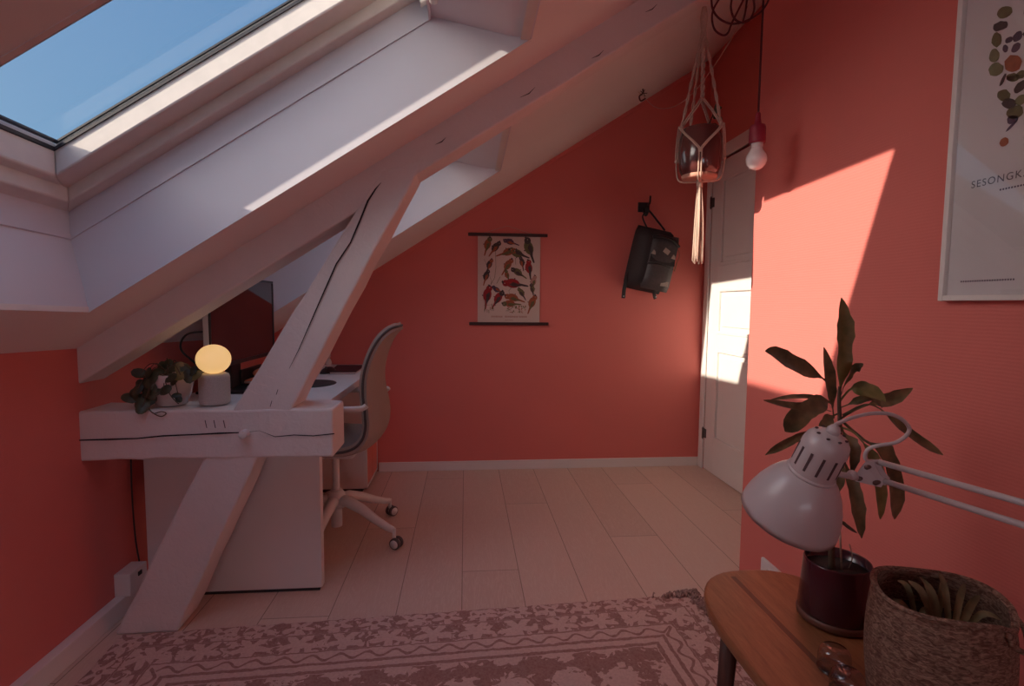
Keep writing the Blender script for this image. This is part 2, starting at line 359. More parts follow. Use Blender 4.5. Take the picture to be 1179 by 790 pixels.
# ------------------------------------------------------------------ mesh builder
class MB:
    def __init__(self):
        self.v, self.f, self.m, self.s = [], [], [], []

    def add(self, vs, fs, mi=0, smooth=False):
        b = len(self.v); self.v += [tuple(p) for p in vs]
        for q in fs:
            self.f.append([b + i for i in q]); self.m.append(mi); self.s.append(smooth)
        return self

    def hexa(self, p, mi=0):
        return self.add(p, [(0, 3, 2, 1), (4, 5, 6, 7), (0, 1, 5, 4), (1, 2, 6, 5), (2, 3, 7, 6), (3, 0, 4, 7)], mi)

    def box(self, x0, x1, y0, y1, z0, z1, mi=0):
        return self.hexa([(x0, y0, z0), (x1, y0, z0), (x1, y1, z0), (x0, y1, z0), (x0, y0, z1), (x1, y0, z1), (x1, y1, z1), (x0, y1, z1)], mi)

    def prism(self, poly, axis, a, b, mi=0):
        """extrude a 2D polygon: axis 'Y' -> poly is (x,z); 'X' -> (y,z); 'Z' -> (x,y)"""
        def P(q, t): return {'Y': (q[0], t, q[1]), 'X': (t, q[0], q[1]), 'Z': (q[0], q[1], t)}[axis]
        n = len(poly)
        vs = [P(q, a) for q in poly] + [P(q, b) for q in poly]
        fs = [tuple(range(n)), tuple(range(2 * n - 1, n - 1, -1))] + [(i, i + n, (i + 1) % n + n, (i + 1) % n) for i in range(n)]
        return self.add(vs, fs, mi)

    def tube(self, pts, r, n=8, mi=0, caps=True, flat=None):
        pts = [Vector(p) for p in pts]; k = len(pts)
        rr = r if isinstance(r, (list, tuple)) else [r] * k
        T = [(pts[min(i + 1, k - 1)] - pts[max(i - 1, 0)]).normalized() for i in range(k)]
        up = Vector((0, 0, 1)) if abs(T[0].z) < 0.9 else Vector((1, 0, 0))
        N = (up - T[0] * up.dot(T[0])).normalized()
        vs = []
        for i in range(k):
            N = (N - T[i] * N.dot(T[i]))
            N = N.normalized() if N.length > 1e-6 else T[i].orthogonal().normalized()
            B = T[i].cross(N)
            for j in range(n):
                a = 2 * PI * j / n
                vs.append(pts[i] + (N * math.cos(a) + B * math.sin(a) * (flat or 1)) * rr[i])
        fs = [(i * n + j, i * n + (j + 1) % n, (i + 1) * n + (j + 1) % n, (i + 1) * n + j) for i in range(k - 1) for j in range(n)]
        if caps: fs += [tuple(range(n - 1, -1, -1)), tuple((k - 1) * n + j for j in range(n))]
        return self.add(vs, fs, mi, True)

    def lathe(self, prof, n=32, mat=None, mi=0, closed=False):
        """prof: list of (r,z); mat: Matrix applied"""
        mat = mat or Matrix()
        k = len(prof); vs = []
        for r, z in prof:
            for j in range(n):
                a = 2 * PI * j / n
                vs.append(mat @ Vector((r * math.cos(a), r * math.sin(a), z)))
        fs = [(i * n + j, i * n + (j + 1) % n, (i + 1) * n + (j + 1) % n, (i + 1) * n + j) for i in range(k - 1) for j in range(n)]
        if prof[0][0] > 1e-5 and not closed: fs.append(tuple(range(n - 1, -1, -1)))
        if prof[-1][0] > 1e-5 and not closed: fs.append(tuple((k - 1) * n + j for j in range(n)))
        if closed: fs += [((k - 1) * n + j, (k - 1) * n + (j + 1) % n, (j + 1) % n, j) for j in range(n)]
        return self.add(vs, fs, mi, True)

    def ball(self, c, r, n=10, mi=0, sc_=(1, 1, 1)):
        prof = [(max(1e-6, math.sin(PI * i / n)) * r, -math.cos(PI * i / n) * r) for i in range(n + 1)]
        prof[0] = (1e-6, -r); prof[-1] = (1e-6, r)
        return self.lathe(prof, n * 2, Matrix.Translation(c) @ Matrix.Diagonal((*sc_, 1)), mi)

    def grid(self, rows, mi=0, smooth=True):
        k, n = len(rows), len(rows[0])
        return self.add([p for r in rows for p in r], [(i * n + j, i * n + j + 1, (i + 1) * n + j + 1, (i + 1) * n + j) for i in range(k - 1) for j in range(n - 1)], mi, smooth)

    def build(self, name, mats, parent=None, origin=None, bevel=0, seg=2, solid=0, subd=0, solid_off=0, fix=True):
        me = bpy.data.meshes.new(name)
        o3 = Vector(origin) if origin is not None else Vector((0, 0, 0))
        me.from_pydata([Vector(p) - o3 for p in self.v], [], self.f)
        for mt in (mats if isinstance(mats, (list, tuple)) else [mats]): me.materials.append(mt)
        me.polygons.foreach_set('material_index', self.m); me.polygons.foreach_set('use_smooth', self.s)
        me.update()
        if fix:
            bm = bmesh.new(); bm.from_mesh(me); bmesh.ops.recalc_face_normals(bm, faces=bm.faces); bm.to_mesh(me); bm.free()
        o = bpy.data.objects.new(name, me); COL.objects.link(o); o.location = o3
        if parent is not None:
            o.parent = parent; o.location = o3 - world_loc(parent)
        if solid:
            md = o.modifiers.new('solid', 'SOLIDIFY'); md.thickness = solid; md.offset = solid_off
        if subd:
            md = o.modifiers.new('sub', 'SUBSURF'); md.levels = subd; md.render_levels = subd
        if bevel:
            md = o.modifiers.new('bevel', 'BEVEL'); md.width = bevel; md.segments = seg; md.limit_method = 'ANGLE'; md.angle_limit = 0.6
            md.harden_normals = False
        return o


def world_loc(o):
    v = Vector(o.location)
    while o.parent is not None:
        o = o.parent; v += Vector(o.location)
    return v


def tag(o, label=None, cat=None, group=None, kind=None):
    if label: o['label'] = label
    if cat: o['category'] = cat
    if group: o['group'] = group
    if kind: o['kind'] = kind
    return o


def thing(name, loc, label, cat, group=None):
    o = bpy.data.objects.new(name, None); COL.objects.link(o); o.location = loc; o.empty_display_size = 0.05
    return tag(o, label, cat, group)


def spline(pts, n=8):
    """Catmull-Rom through pts"""
    P = [Vector(p) for p in pts]; out = []
    for i in range(len(P) - 1):
        p0, p1, p2, p3 = P[max(i - 1, 0)], P[i], P[i + 1], P[min(i + 2, len(P) - 1)]
        for j in range(n):
            t = j / n
            out.append(0.5 * ((2 * p1) + (-p0 + p2) * t + (2 * p0 - 5 * p1 + 4 * p2 - p3) * t * t + (-p0 + 3 * p1 - 3 * p2 + p3) * t ** 3))
    out.append(P[-1]); return out


# ------------------------------------------------------------------ room
KNEE, BACK, NEARW, FARW, NEAR_END, REAR = -1.243, 3.466, 1.09, 1.632, 1.918, -2.0


def zc(X, Y):
    return 1.708 + 0.645 * X + 0.0357 * (BACK - Y)


MB().box(KNEE - .12, FARW + .15, REAR - .12, BACK + .12, -0.1, 0).build('floor', M['floor'])['kind'] = 'structure'

b = MB(); yA, yB = REAR - .12, BACK + .12
b.hexa([(KNEE - .12, yA, -.1), (KNEE, yA, -.1), (KNEE, yB, -.1), (KNEE - .12, yB, -.1),
        (KNEE - .12, yA, zc(KNEE, yA) + .06), (KNEE, yA, zc(KNEE, yA) + .06), (KNEE, yB, zc(KNEE, yB) + .06), (KNEE - .12, yB, zc(KNEE, yB) + .06)])
b.build('wall_left', M['coral'])['kind'] = 'structure'
MB().prism([(KNEE - .12, -.1), (FARW + .15, -.1), (FARW + .15, zc(FARW + .15, BACK) + .05), (KNEE - .12, zc(KNEE - .12, BACK) + .05)], 'Y', BACK, BACK + .12).build('wall_back', M['coral'])['kind'] = 'structure'
MB().prism([(NEARW, -.1), (FARW + .15, -.1), (FARW + .15, zc(FARW + .15, 0) + .02), (NEARW, zc(NEARW, 0) + .02)], 'Y', REAR - .12, NEAR_END).build('wall_right', M['coral'])['kind'] = 'structure'
# door wall with an opening for the door
DY0, DY1, DZ = 2.50, 3.392, 2.055
b = MB(); zt = zc(FARW, BACK) + .1
b.box(FARW, FARW + .15, NEAR_END, DY0, -.1, zt); b.box(FARW, FARW + .15, DY1, BACK + .12, -.1, zt); b.box(FARW, FARW + .15, DY0, DY1, DZ, zt); b.box(FARW + .1, FARW + .15, DY0, DY1, -.1, DZ)
b.build('wall_right_recess', M['coral'])['kind'] = 'structure'

# ceiling slab pierced by two skylights
SKY = [(0.75, 1.585), (2.075, 2.91)]
WX0, WX1 = -1.065, 0.193
xs = [KNEE - .12, WX0, WX1, FARW + .15]
ys = [REAR - .12] + [v for p in SKY for v in p] + [BACK + .12]
b = MB(); TH = 0.014
for i in range(3):
    for j in range(len(ys) - 1):
        if i == 1 and any(abs(ys[j] - p[0]) < 1e-6 for p in SKY): continue
        c = [(xs[i], ys[j]), (xs[i + 1], ys[j]), (xs[i + 1], ys[j + 1]), (xs[i], ys[j + 1])]
        b.hexa([(x, y, zc(x, y)) for x, y in c] + [(x, y, zc(x, y) + TH) for x, y in c])
b.build('ceiling', M['ceil'])['kind'] = 'structure'
# the outer roof skin above the insulation
b = MB(); xs2 = [KNEE - .6, WX0 - .07, -.06, FARW + .4]
ys2 = [REAR - .5] + [v for p in SKY for v in (p[0] - .03, p[1] + .03)] + [BACK + .4]
for i in range(3):
    for j in range(len(ys2) - 1):
        if i == 1 and j % 2 == 1: continue
        c = [(xs2[i], ys2[j]), (xs2[i + 1], ys2[j]), (xs2[i + 1], ys2[j + 1]), (xs2[i], ys2[j + 1])]
        b.hexa([(x, y, zc(x, y) + .245) for x, y in c] + [(x, y, zc(x, y) + .325) for x, y in c])
b.build('roof', M['brick'])['kind'] = 'structure'

# rear gable behind the camera, with an opening added for fill light
b = MB(); RW0, RW1, RZ0, RZ1 = -0.55, 0.75, 0.85, 1.30
b.prism([(KNEE - .12, -.1), (RW0, -.1), (RW0, zc(RW0, REAR) + .03), (KNEE - .12, zc(KNEE - .12, REAR) + .03)], 'Y', REAR - .12, REAR)
b.prism([(RW1, -.1), (NEARW + .02, -.1), (NEARW + .02, zc(NEARW, REAR) + .03), (RW1, zc(RW1, REAR) + .03)], 'Y', REAR - .12, REAR)
b.prism([(RW0, -.1), (RW1, -.1), (RW1, RZ0), (RW0, RZ0)], 'Y', REAR - .12, REAR)
b.prism([(RW0, RZ1), (RW1, RZ1), (RW1, zc(RW1, REAR) + .03), (RW0, zc(RW0, REAR) + .03)], 'Y', REAR - .12, REAR)
b.build('wall_rear', M['coral'])['kind'] = 'structure'
b = MB()
for a in ((RW0, RW0 + .05, RZ0, RZ1), (RW1 - .05, RW1, RZ0, RZ1), (RW0, RW1, RZ0, RZ0 + .05), (RW0, RW1, RZ1 - .05, RZ1), (.08, .12, RZ0, RZ1)): b.box(a[0], a[1], REAR - .08, REAR - .03, a[2], a[3])
b.build('window_3', M['trim'])['kind'] = 'structure'  # frame of the opening added behind the camera for the fill light

# baseboards
MB().box(-0.572, FARW, BACK - .014, BACK, 0, .062).build('baseboard_back', M['trim'], bevel=.003)['kind'] = 'structure'
MB().box(KNEE, KNEE + .034, REAR, 2.0, 0, .068).build('baseboard_left', M['trim'], bevel=.003)['kind'] = 'structure'
MB().box(FARW - .014, FARW, DY1 + .062, BACK - .014, 0, .062).build('baseboard_right', M['trim'], bevel=.003)['kind'] = 'structure'
# a thin bead where the gable meets the slope
b = MB()
b.hexa([(KNEE, BACK - .012, zc(KNEE, BACK) - .028), (FARW, BACK - .012, zc(FARW, BACK) - .028), (FARW, BACK, zc(FARW, BACK) - .028), (KNEE, BACK, zc(KNEE, BACK) - .028),
        (KNEE, BACK - .012, zc(KNEE, BACK)), (FARW, BACK - .012, zc(FARW, BACK)), (FARW, BACK, zc(FARW, BACK)), (KNEE, BACK, zc(KNEE, BACK))])
b.build('trim_1', M['coral'])['kind'] = 'structure'


# ------------------------------------------------------------------ skylights
def skylight(idx, y0, y1, sun_stop):
    root = bpy.data.objects.new('window_%d' % idx, None); COL.objects.link(root); root.location = (WX0, (y0 + y1) / 2, zc(WX0, (y0 + y1) / 2)); root['kind'] = 'structure'
    def P(x, y, w): return (x, y, zc(x, y) + w)
    # lining: section in x/w: sill rises upright, head runs level
    sec = [(WX0, -0.001), (WX0 - .012, .08), (WX0 - .04, .235), (-.10, .235), (.12, .052), (WX1, -0.001)]
    b = MB()
    for a, c in (((WX0 - .04, .235), 0), ((-.10, .235), 1)): pass
    e2 = .0015
    for yy, o in ((y0 + e2, -.012), (y1 - e2, .012)):     # side boards, solid
        n = 12
        lo = [P(WX0 + (WX1 - WX0) * i / n, yy, -.001) for i in range(n + 1)]; hi = [P(sec[2][0] + (sec[3][0] - sec[2][0]) * i / n, yy, .236) for i in range(n + 1)]
        b.grid([lo, hi], 0, False); b.grid([[(p[0], p[1] + o, p[2]) for p in lo], [(p[0], p[1] + o, p[2]) for p in hi]], 0, False)
    for k in (0, 2):
        part = sec[:3] if k == 0 else sec[3:]; dx = -.012 if k == 0 else .012
        b.grid([[P(x, y, w) for y in (y0, y1)] for x, w in part]); b.grid([[P(x + dx, y, w + .012) for y in (y0, y1)] for x, w in part])
    b.build('lining', M['reveal'], root, fix=False)
    b = MB(); xa, xb = WX1 - .030, WX1 - .006
    hw = lambda x: .235 + (.052 - .235) * (x + .10) / .22 if x < .12 else .052 - .053 * (x - .12) / (WX1 - .12)
    b.hexa([P(xa, y0 + .004, hw(xa)), P(xb, y0 + .004, hw(xb)), P(xb, y1 - .004, hw(xb)), P(xa, y1 - .004, hw(xa)), P(xa - .004, y0 + .004, hw(xa) - .006), P(xb, y0 + .004, hw(xb) - .006), P(xb, y1 - .004, hw(xb) - .006), P(xa - .004, y1 - .004, hw(xa) - .006)])
    b.build('edge_strip', M['sash'], root)
    # raised bead + frame + sash rings
    def ring(ax0, ax1, ay0, ay1, tx0, tx1, ty0, ty1, w0, w1, mb, mi=0):
        o = [(ax0, ay0), (ax1, ay0), (ax1, ay1), (ax0, ay1)]; n = [(ax0 + tx0, ay0 + ty0), (ax1 - tx1, ay0 + ty0), (ax1 - tx1, ay1 - ty1), (ax0 + tx0, ay1 - ty1)]
        for k in range(4):
            q = [o[k], o[(k + 1) % 4], n[(k + 1) % 4], n[k]]
            mb.hexa([P(x, y, w0) for x, y in q] + [P(x, y, w1) for x, y in q], mi)
    X0, X1 = WX0 - .04, -.10
    b = MB(); ring(X0 - .02, X1 + .02, y0 - .02, y1 + .02, .02, .02, .02, .02, .235, .36, b)
    ring(X0, X1, y0, y1, .006, .006, .006, .006, .226, .238, b)
    b.build('casing', M['reveal'], root)
    b = MB(); ring(X0 - .02, X1 + .02, y0 - .02, y1 + .02, .05, .06, .045, .062, .305, .375, b)
    b.build('frame', M['sash'], root, bevel=.004)
    b = MB(); ring(X0 + .005, X1 - .01, y0 + .005, y1 - .005, .045, .050, .045, .106, .342, .43, b)
    b.build('sash', M['sash'], root, bevel=.005)
    b = MB(); ring(X0 + .05, X1 - .060, y0 + .05, y1 - .111, .004, .004, .004, .004, .404, .412, b); ring(X0 + .056, X1 - .060, y0 + .05, y1 - .111, .006, .006, .006, .006, .419, .424, b)
    b.build('gasket', M['gasket'], root)
    g = [(X0 + .03, y0 + .03), (X1 - .05, y0 + .03), (X1 - .05, y1 - .05), (X0 + .03, y1 - .05)]
    MB().add([P(x, y, .416) for x, y in g], [(0, 1, 2, 3)]).build('pane', M['glass'], root)
    # lead flashing collar outside
    b = MB(); ring(X0 - .14, X1 + .14, y0 - .1, y1 + .1, .12, .12, .085, .085, .29, .42, b)
    if sun_stop: b.hexa([P(x, y, .3) for x, y in ((X0 - .1, y0 - .1), (X0 - .03, y0 - .1), (X0 - .03, y1 + .1), (X0 - .1, y1 + .1))] + [P(x, y, sun_stop) for x, y in ((X0 - .1, y0 - .1), (X0 - .03, y0 - .1), (X0 - .03, y1 + .1), (X0 - .1, y1 + .1))])  # unseen upstand added at the sill to cut off the low sun
    if sun_stop:   # unseen plate added over the far lower corner to stop stray sun
        q = [(X0 - .05, y1 - .35), (-.10, y1 - .155), (-.02, y1 + .06), (X0 - .05, y1 + .06)]
        b.hexa([P(x, y, .425) for x, y in q] + [P(x, y, .45) for x, y in q])
    b.build('flashing', M['hinge'], root)
    # ventilation bar and its grip along the head of the sash
    b = MB(); b.tube([P(X1 + .015, y0 + .12, .20), P(X1 + .015, y1 - .12, .20)], .012, 10)
    b.tube([P(X1 + .015, y0 + .14, .20), P(X1 - .01, y0 + .14, .30)], .008); b.tube([P(X1 + .015, y1 - .14, .20), P(X1 - .01, y1 - .14, .30)], .008)
    b.build('vent_bar', M['sash'], root)
    b = MB(); b.hexa([P(X1 - .025, y1 - .075, .245), P(X1 - .005, y1 - .075, .245), P(X1 - .005, y1 - .045, .245), P(X1 - .025, y1 - .045, .245), P(X1 - .03, y1 - .075, .31), P(X1 - .01, y1 - .075, .31), P(X1 - .01, y1 - .045, .31), P(X1 - .03, y1 - .045, .31)])
    b.build('pivot_cover', M['sash'], root, bevel=.004)
    return root


skylight(1, *SKY[0], 0); skylight(2, *SKY[1], .60)
# unseen block added outside, beyond the first skylight, to clip the low sun
b = MB(); b.box(-2.5, -2.05, -1.0, 0.98, -.3, 1.90); b.box(-2.53, -2.02, -1.03, 1.0, 1.84, 1.915)
b.build('sun_block_exterior', M['brick'])['kind'] = 'structure'
# ------------------------------------------------------------------ timber truss
TY = 1.785
truss = thing('timber_truss', (-1.05, TY + .07, 0), 'white painted old timber roof truss with cracked raking strut and stub beam', 'beam')


def stroke(mb, pts, w, y, mi=1):
    """a thin dark split following pts (x,z) on a face at depth y; w = list of half widths"""
    k = len(pts); top, bot = [], []
    for i, (x, z) in enumerate(pts):
        d = Vector((pts[min(i + 1, k - 1)][0] - pts[max(i - 1, 0)][0], pts[min(i + 1, k - 1)][1] - pts[max(i - 1, 0)][1])).normalized()
        n = Vector((-d.y, d.x)); ww = w[i] if isinstance(w, (list, tuple)) else w
        top.append((x + n.x * ww, y - .0008, z + n.y * ww)); bot.append((x - n.x * ww, y - .0008, z - n.y * ww))
    mb.grid([top, bot], mi, False)


def rough_bar(mb, A, B, C, D, y0, y1, n=10, amp=.003, seed=1):
    """bar between bottom edge A-B and top edge D-C (x,z), extruded y0..y1, slightly uneven like hewn wood"""
    r = random.Random(seed); rows = []
    for i in range(n + 1):
        t = i / n; l = Vector(A).lerp(Vector(D), t); q = Vector(B).lerp(Vector(C), t)
        j = lambda: r.uniform(-amp, amp)
        rows.append([(l.x + j(), y0, l.y), (q.x + j(), y0, q.y), (q.x + j(), y1, q.y), (l.x + j(), y1, l.y)])
    vs = [p for rw in rows for p in rw]
    fs = [(i * 4 + k, i * 4 + (k + 1) % 4, i * 4 + 4 + (k + 1) % 4, i * 4 + 4 + k) for i in range(n) for k in range(4)] + [(3, 2, 1, 0), tuple(n * 4 + k for k in range(4))]
    mb.add(vs, fs)


def zlow(x): return zc(x, TY) - .114


def zup(x): return zc(x, TY) + .05


b = MB()
rough_bar(b, (KNEE - .03, zlow(KNEE - .03)), (KNEE - .03, zup(KNEE - .03)), (NEARW + .01, zup(NEARW)), (NEARW + .01, zlow(NEARW)), TY, TY + .125, 14, .003, 3)
b2 = [(-.40, zlow(-.40) + .10), (-.395, zlow(-.395) + .104)]
for (x, h, l) in ((.18, .06, .05), (.42, .03, .04), (-.10, .09, .035), (.60, .10, .04)):
    z = zlow(x) + h * .6; stroke(b, [(x, z), (x + l * .6, z + l * .28), (x + l, z + l * .7)], [.0004, .0016, .0004], TY - .003)
b.build('rafter', [M['timber'], M['crack']], truss, bevel=.006)
# strut above and below the stub beam
b = MB(); rough_bar(b, (-.774, .755), (-.585, .755), (-.135, 1.60), (-.272, 1.56), TY - .004, TY + .15, 10, .003, 5)
ck = [atY(*p, TY) for p in ((334, 424), (345, 402), (358, 372), (372, 340), (388, 304), (404, 280), (416, 252), (424, 232), (433, 218), (439, 211))]
stroke(b, [(p.x, p.z) for p in ck], [.0006, .0012, .0016, .0022, .0024, .0022, .0028, .0030, .0022, .0006], TY - .007)
for p, q in (((312, 468), (314, 461)), ((319, 454), (321, 448))): a, c = atY(*p, TY), atY(*q, TY); stroke(b, [(a.x, a.z), (c.x, c.z)], .0010, TY - .007)
for p, q, e in (((286, 447), (294, 452), (302, 455)), ((296, 441), (305, 443), (313, 446)), ((307, 432), (313, 434), (319, 436))):
    stroke(b, [(atY(*t, TY).x, atY(*t, TY).z) for t in (p, q, e)], [.0004, .0012, .0004], TY - .007, 2)
b.build('strut', [M['timber'], M['crack'], M['scratch']], truss, bevel=.007)
b = MB(); rough_bar(b, (-1.171, 0), (-.975, 0), (-.688, .612), (-.862, .612), TY - .002, TY + .14, 9, .003, 8)
b.build('strut', M['timber'], truss, bevel=.007)
b = MB(); n = 12
rows = []; rr_ = random.Random(4)
for i in range(n + 1):
    x = KNEE - .02 + (i / n) * (-.445 - KNEE + .02); j = lambda: rr_.uniform(-.003, .003)
    rows.append([(x, TY - .006 + j(), .600 + j()), (x, TY - .006 + j(), .764 + j()), (x, TY + .158 + j(), .764 + j()), (x, TY + .158 + j(), .600 + j())])
b.add([p for rw in rows for p in rw], [(i * 4 + k, i * 4 + (k + 1) % 4, i * 4 + 4 + (k + 1) % 4, i * 4 + 4 + k) for i in range(n) for k in range(4)] + [(3, 2, 1, 0), tuple(n * 4 + k for k in range(4))])
cpx = [(91, 506), (130, 505), (160, 504), (190, 501), (225, 499.5), (255, 498), (284, 497)]
stroke(b, [(atY(*p, TY).x, atY(*p, TY).z) for p in cpx], [.0022, .003, .0022, .0026, .0022, .003, .0016], TY - .0105)
cpx = [(284, 497), (300, 495), (318, 502), (340, 500), (362, 501), (386, 498.5)]
stroke(b, [(atY(*p, TY).x, atY(*p, TY).z) for p in cpx], [.0008, .0005, .0012, .0018, .0018, .002], TY - .0105)
for x0 in (238, 248, 259):
    stroke(b, [(atY(x0, 483, TY).x, atY(x0, 483, TY).z), (atY(x0 + 2, 492, TY).x, atY(x0 + 2, 492, TY).z)], .0012, TY - .0105, 1)
b.build('stub_beam', [M['timber'], M['crack']], truss, bevel=.007)
b = MB(); b.tube([(-.727, TY + .02, .685), (-.727, TY - .036, .685)], [.015, .014], 14)
b.build('peg', M['timber'], truss, bevel=.003)

# ------------------------------------------------------------------ door
DX = 1.634
dr = bpy.data.objects.new('door_1', None); COL.objects.link(dr); dr.location = (DX, (DY0 + DY1) / 2, 0); dr['kind'] = 'structure'
b = MB()
# leaf face with three recessed panels (mouldings round each)
ly0, ly1 = DY0 + .012, DY1 - .0015
pan = [(.232, .838), (.935, 1.232), (1.378, 1.93)]
py0, py1 = ly0 + .13, ly1 - .125
b.box(DX + .012, DX + .04, ly0, ly1, .006, DZ - .012)
for y0, y1, z0, z1 in [(ly0, py0, .006, DZ - .012), (py1, ly1, .006, DZ - .012), (py0, py1, .006, pan[0][0]), (py0, py1, pan[0][1], pan[1][0]), (py0, py1, pan[1][1], pan[2][0]), (py0, py1, pan[2][1], DZ - .012)]:
    b.box(DX, DX + .012, y0, y1, z0, z1)
b.build('leaf', M['door'], dr, bevel=.002)
for z0, z1 in pan:
    b = MB(); t = .022
    for (a0, a1, c0, c1) in ((py0, py0 + t, z0, z1), (py1 - t, py1, z0, z1), (py0 + t, py1 - t, z0, z0 + t), (py0 + t, py1 - t, z1 - t, z1)): b.box(DX - .004, DX + .012, a0, a1, c0, c1)
    b.box(DX + .004, DX + .012, py0 + .05, py1 - .05, z0 + .05, z1 - .05)
    b.build('panel', M['door'], dr, bevel=.005)
b = MB(); cw = .062
b.box(FARW - .010, FARW + .02, DY1, DY1 + cw, 0, DZ + cw + .02); b.box(FARW - .010, FARW + .02, DY0 - cw, DY0, 0, DZ + cw + .02); b.box(FARW - .010, FARW + .02, DY0, DY1, DZ, DZ + cw + .02)
b.build('casing', M['door'], dr, bevel=.004)
for z in (.25, 1.80):
    b = MB(); b.tube([(DX - .012, DY1 - .004, z - .035), (DX - .012, DY1 - .004, z + .035)], .007, 10); b.box(DX - .006, DX + .002, DY1 - .03, DY1, z - .03, z + .03)
    b.tube([(DX - .012, DY1 - .004, z - .042), (DX - .012, DY1 - .004, z + .042)], .004, 8)
    b.build('hinge', M['hinge'], dr)
b = MB(); b.tube([(DX, DY0 + .07, 1.02), (DX - .05, DY0 + .07, 1.02), (DX - .055, DY0 + .08, 1.02), (DX - .055, DY0 + .18, 1.02)], .009, 10)
b.box(DX - .006, DX, DY0 + .05, DY0 + .09, .92, 1.08); b.build('handle', M['hinge'], dr, bevel=.002)

# ------------------------------------------------------------------ rug
rug_o = Vector((-.127, 1.819, 0.0))
ang = math.atan2(1.867 - 1.771, .886 + 1.14)
rr_ = random.Random(11); rows = []; NX, NY = 120, 150
for j in range(NY + 1):
    row = []
    for i in range(NX + 1):
        x = -RUG_HALF_W + 2 * RUG_HALF_W * i / NX; y = -RUG_LEN * (j / NY)
        e = min(RUG_HALF_W - abs(x), -y, y + RUG_LEN)
        z = .0105 + rr_.uniform(-.0012, .0012)
        if e < .001:
            x += rr_.uniform(-.004, .004) if RUG_HALF_W - abs(x) < .001 else 0; y += rr_.uniform(-.005, .005) if (-y < .001 or y + RUG_LEN < .001) else 0; z = .007
        row.append((x, y, z))
    rows.append(row)
b = MB(); b.grid(rows)
for edge in (rows[0], rows[-1], [r[0] for r in rows], [r[-1] for r in rows]):
    b.grid([edge, [(p[0], p[1], 0.0005) for p in edge]])
rug = b.build('rug', M['rug']); rug.location = rug_o; rug.rotation_euler = (0, 0, ang)
tag(rug, 'faded pink vintage patterned rug with floral borders on the oak floor', 'rug')
# worn, frayed corner: loose curled tufts
b = MB(); r2 = random.Random(5)
for k in range(420):
    t = r2.random()
    if r2.random() < .45: x, y = RUG_HALF_W - abs(r2.gauss(0, .06)), -abs(r2.gauss(0, .010))
    else: x, y = RUG_HALF_W - abs(r2.gauss(0, .014)), -r2.random() ** 1.5 * .38
    a = r2.uniform(0, 2 * PI); l = r2.uniform(.010, .024); h = r2.uniform(.008, .020)
    p0 = Vector((x, y, .008)); p1 = p0 + Vector((math.cos(a) * l * .5, math.sin(a) * l * .5, h)); p2 = p0 + Vector((math.cos(a) * l, math.sin(a) * l, h * .5))
    b.tube([p0, p1, p2], [.0026, .0024, .0016], 5, caps=False)
fr_m = simple('brown_worn_yarn', (0.46, 0.30, 0.26), 0.95, 0.35, 60)
o = b.build('frayed_tufts', fr_m, rug); o.location = (0, 0, 0); o['kind'] = 'stuff'

# ------------------------------------------------------------------ desk
DXB, DXF, DY_N, DZT = -1.192, -.555, 2.012, .72
desk = thing('desk', ((DXB + DXF) / 2, 2.73, 0), 'long white melamine desk along the knee wall with solid end panel', 'desk')
MB().box(DXB, DXF, DY_N, BACK - .016, DZT - .034, DZT).build('desk_top', M['white'], desk, bevel=.003)
MB().box(DXB, DXF, DY_N, DY_N + .038, .012, DZT - .034).build('end_panel', M['white'], desk, bevel=.002)
MB().box(DXB + .01, DXF - .01, DY_N + .003, DY_N + .035, 0, .012).build('plinth_foot', M['blackmat'], desk)
MB().box(DXB, DXB + .016, DY_N + .038, BACK - .02, .40, DZT - .034).build('back_panel', M['white'], desk)
for y in (2.42, 3.0):
    MB().prism([(DXF - .02, DZT - .035), (DXF - .02, DZT - .07), (DXF - .09, DZT - .12), (DXF - .17, DZT - .035)], 'Y', y, y + .02).build('bracket', M['white'], desk, bevel=.002)
# cabinet under the far end
cab = thing('drawer_cabinet', (-.85, 3.28, 0), 'white cabinet with coral door fronts under the far end of the desk', 'cabinet')
CY0, CY1, CF = 3.085, 3.448, -.578
b = MB(); b.box(-1.17, CF - .018, CY0, CY1, .02, DZT - .038)
b.box(CF - .018, CF, CY0, CY0 + .012, .02, DZT - .038); b.box(CF - .018, CF, CY1 - .012, CY1, .02, DZT - .038); b.box(CF - .018, CF, CY0, CY1, .02, .032); b.box(CF - .018, CF, CY0, CY1, DZT - .05, DZT - .038)
b.build('carcass', M['white'], cab, bevel=.0015)
MB().box(-1.15, CF - .03, CY0 + .01, CY1 - .01, 0, .02).build('plinth', M['blackmat'], cab)
ym = (CY0 + CY1) / 2
for y0, y1, ky in ((CY0 + .014, ym - .002, ym - .035), (ym + .002, CY1 - .014, ym + .035)):
    d_ = MB().box(CF - .016, CF - .002, y0, y1, .034, DZT - .052).build('door', M['cabred'], cab, bevel=.002)
    k_ = MB(); k_.lathe([(.005, 0), (.005, .012), (.011, .016), (.012, .024), (.008, .029), (1e-5, .030)], 14, Matrix.Translation((CF - .002, ky, .38)) @ Matrix.Rotation(PI / 2, 4, 'Y'))
    k_.build('knob', M['chairwhite'], d_)

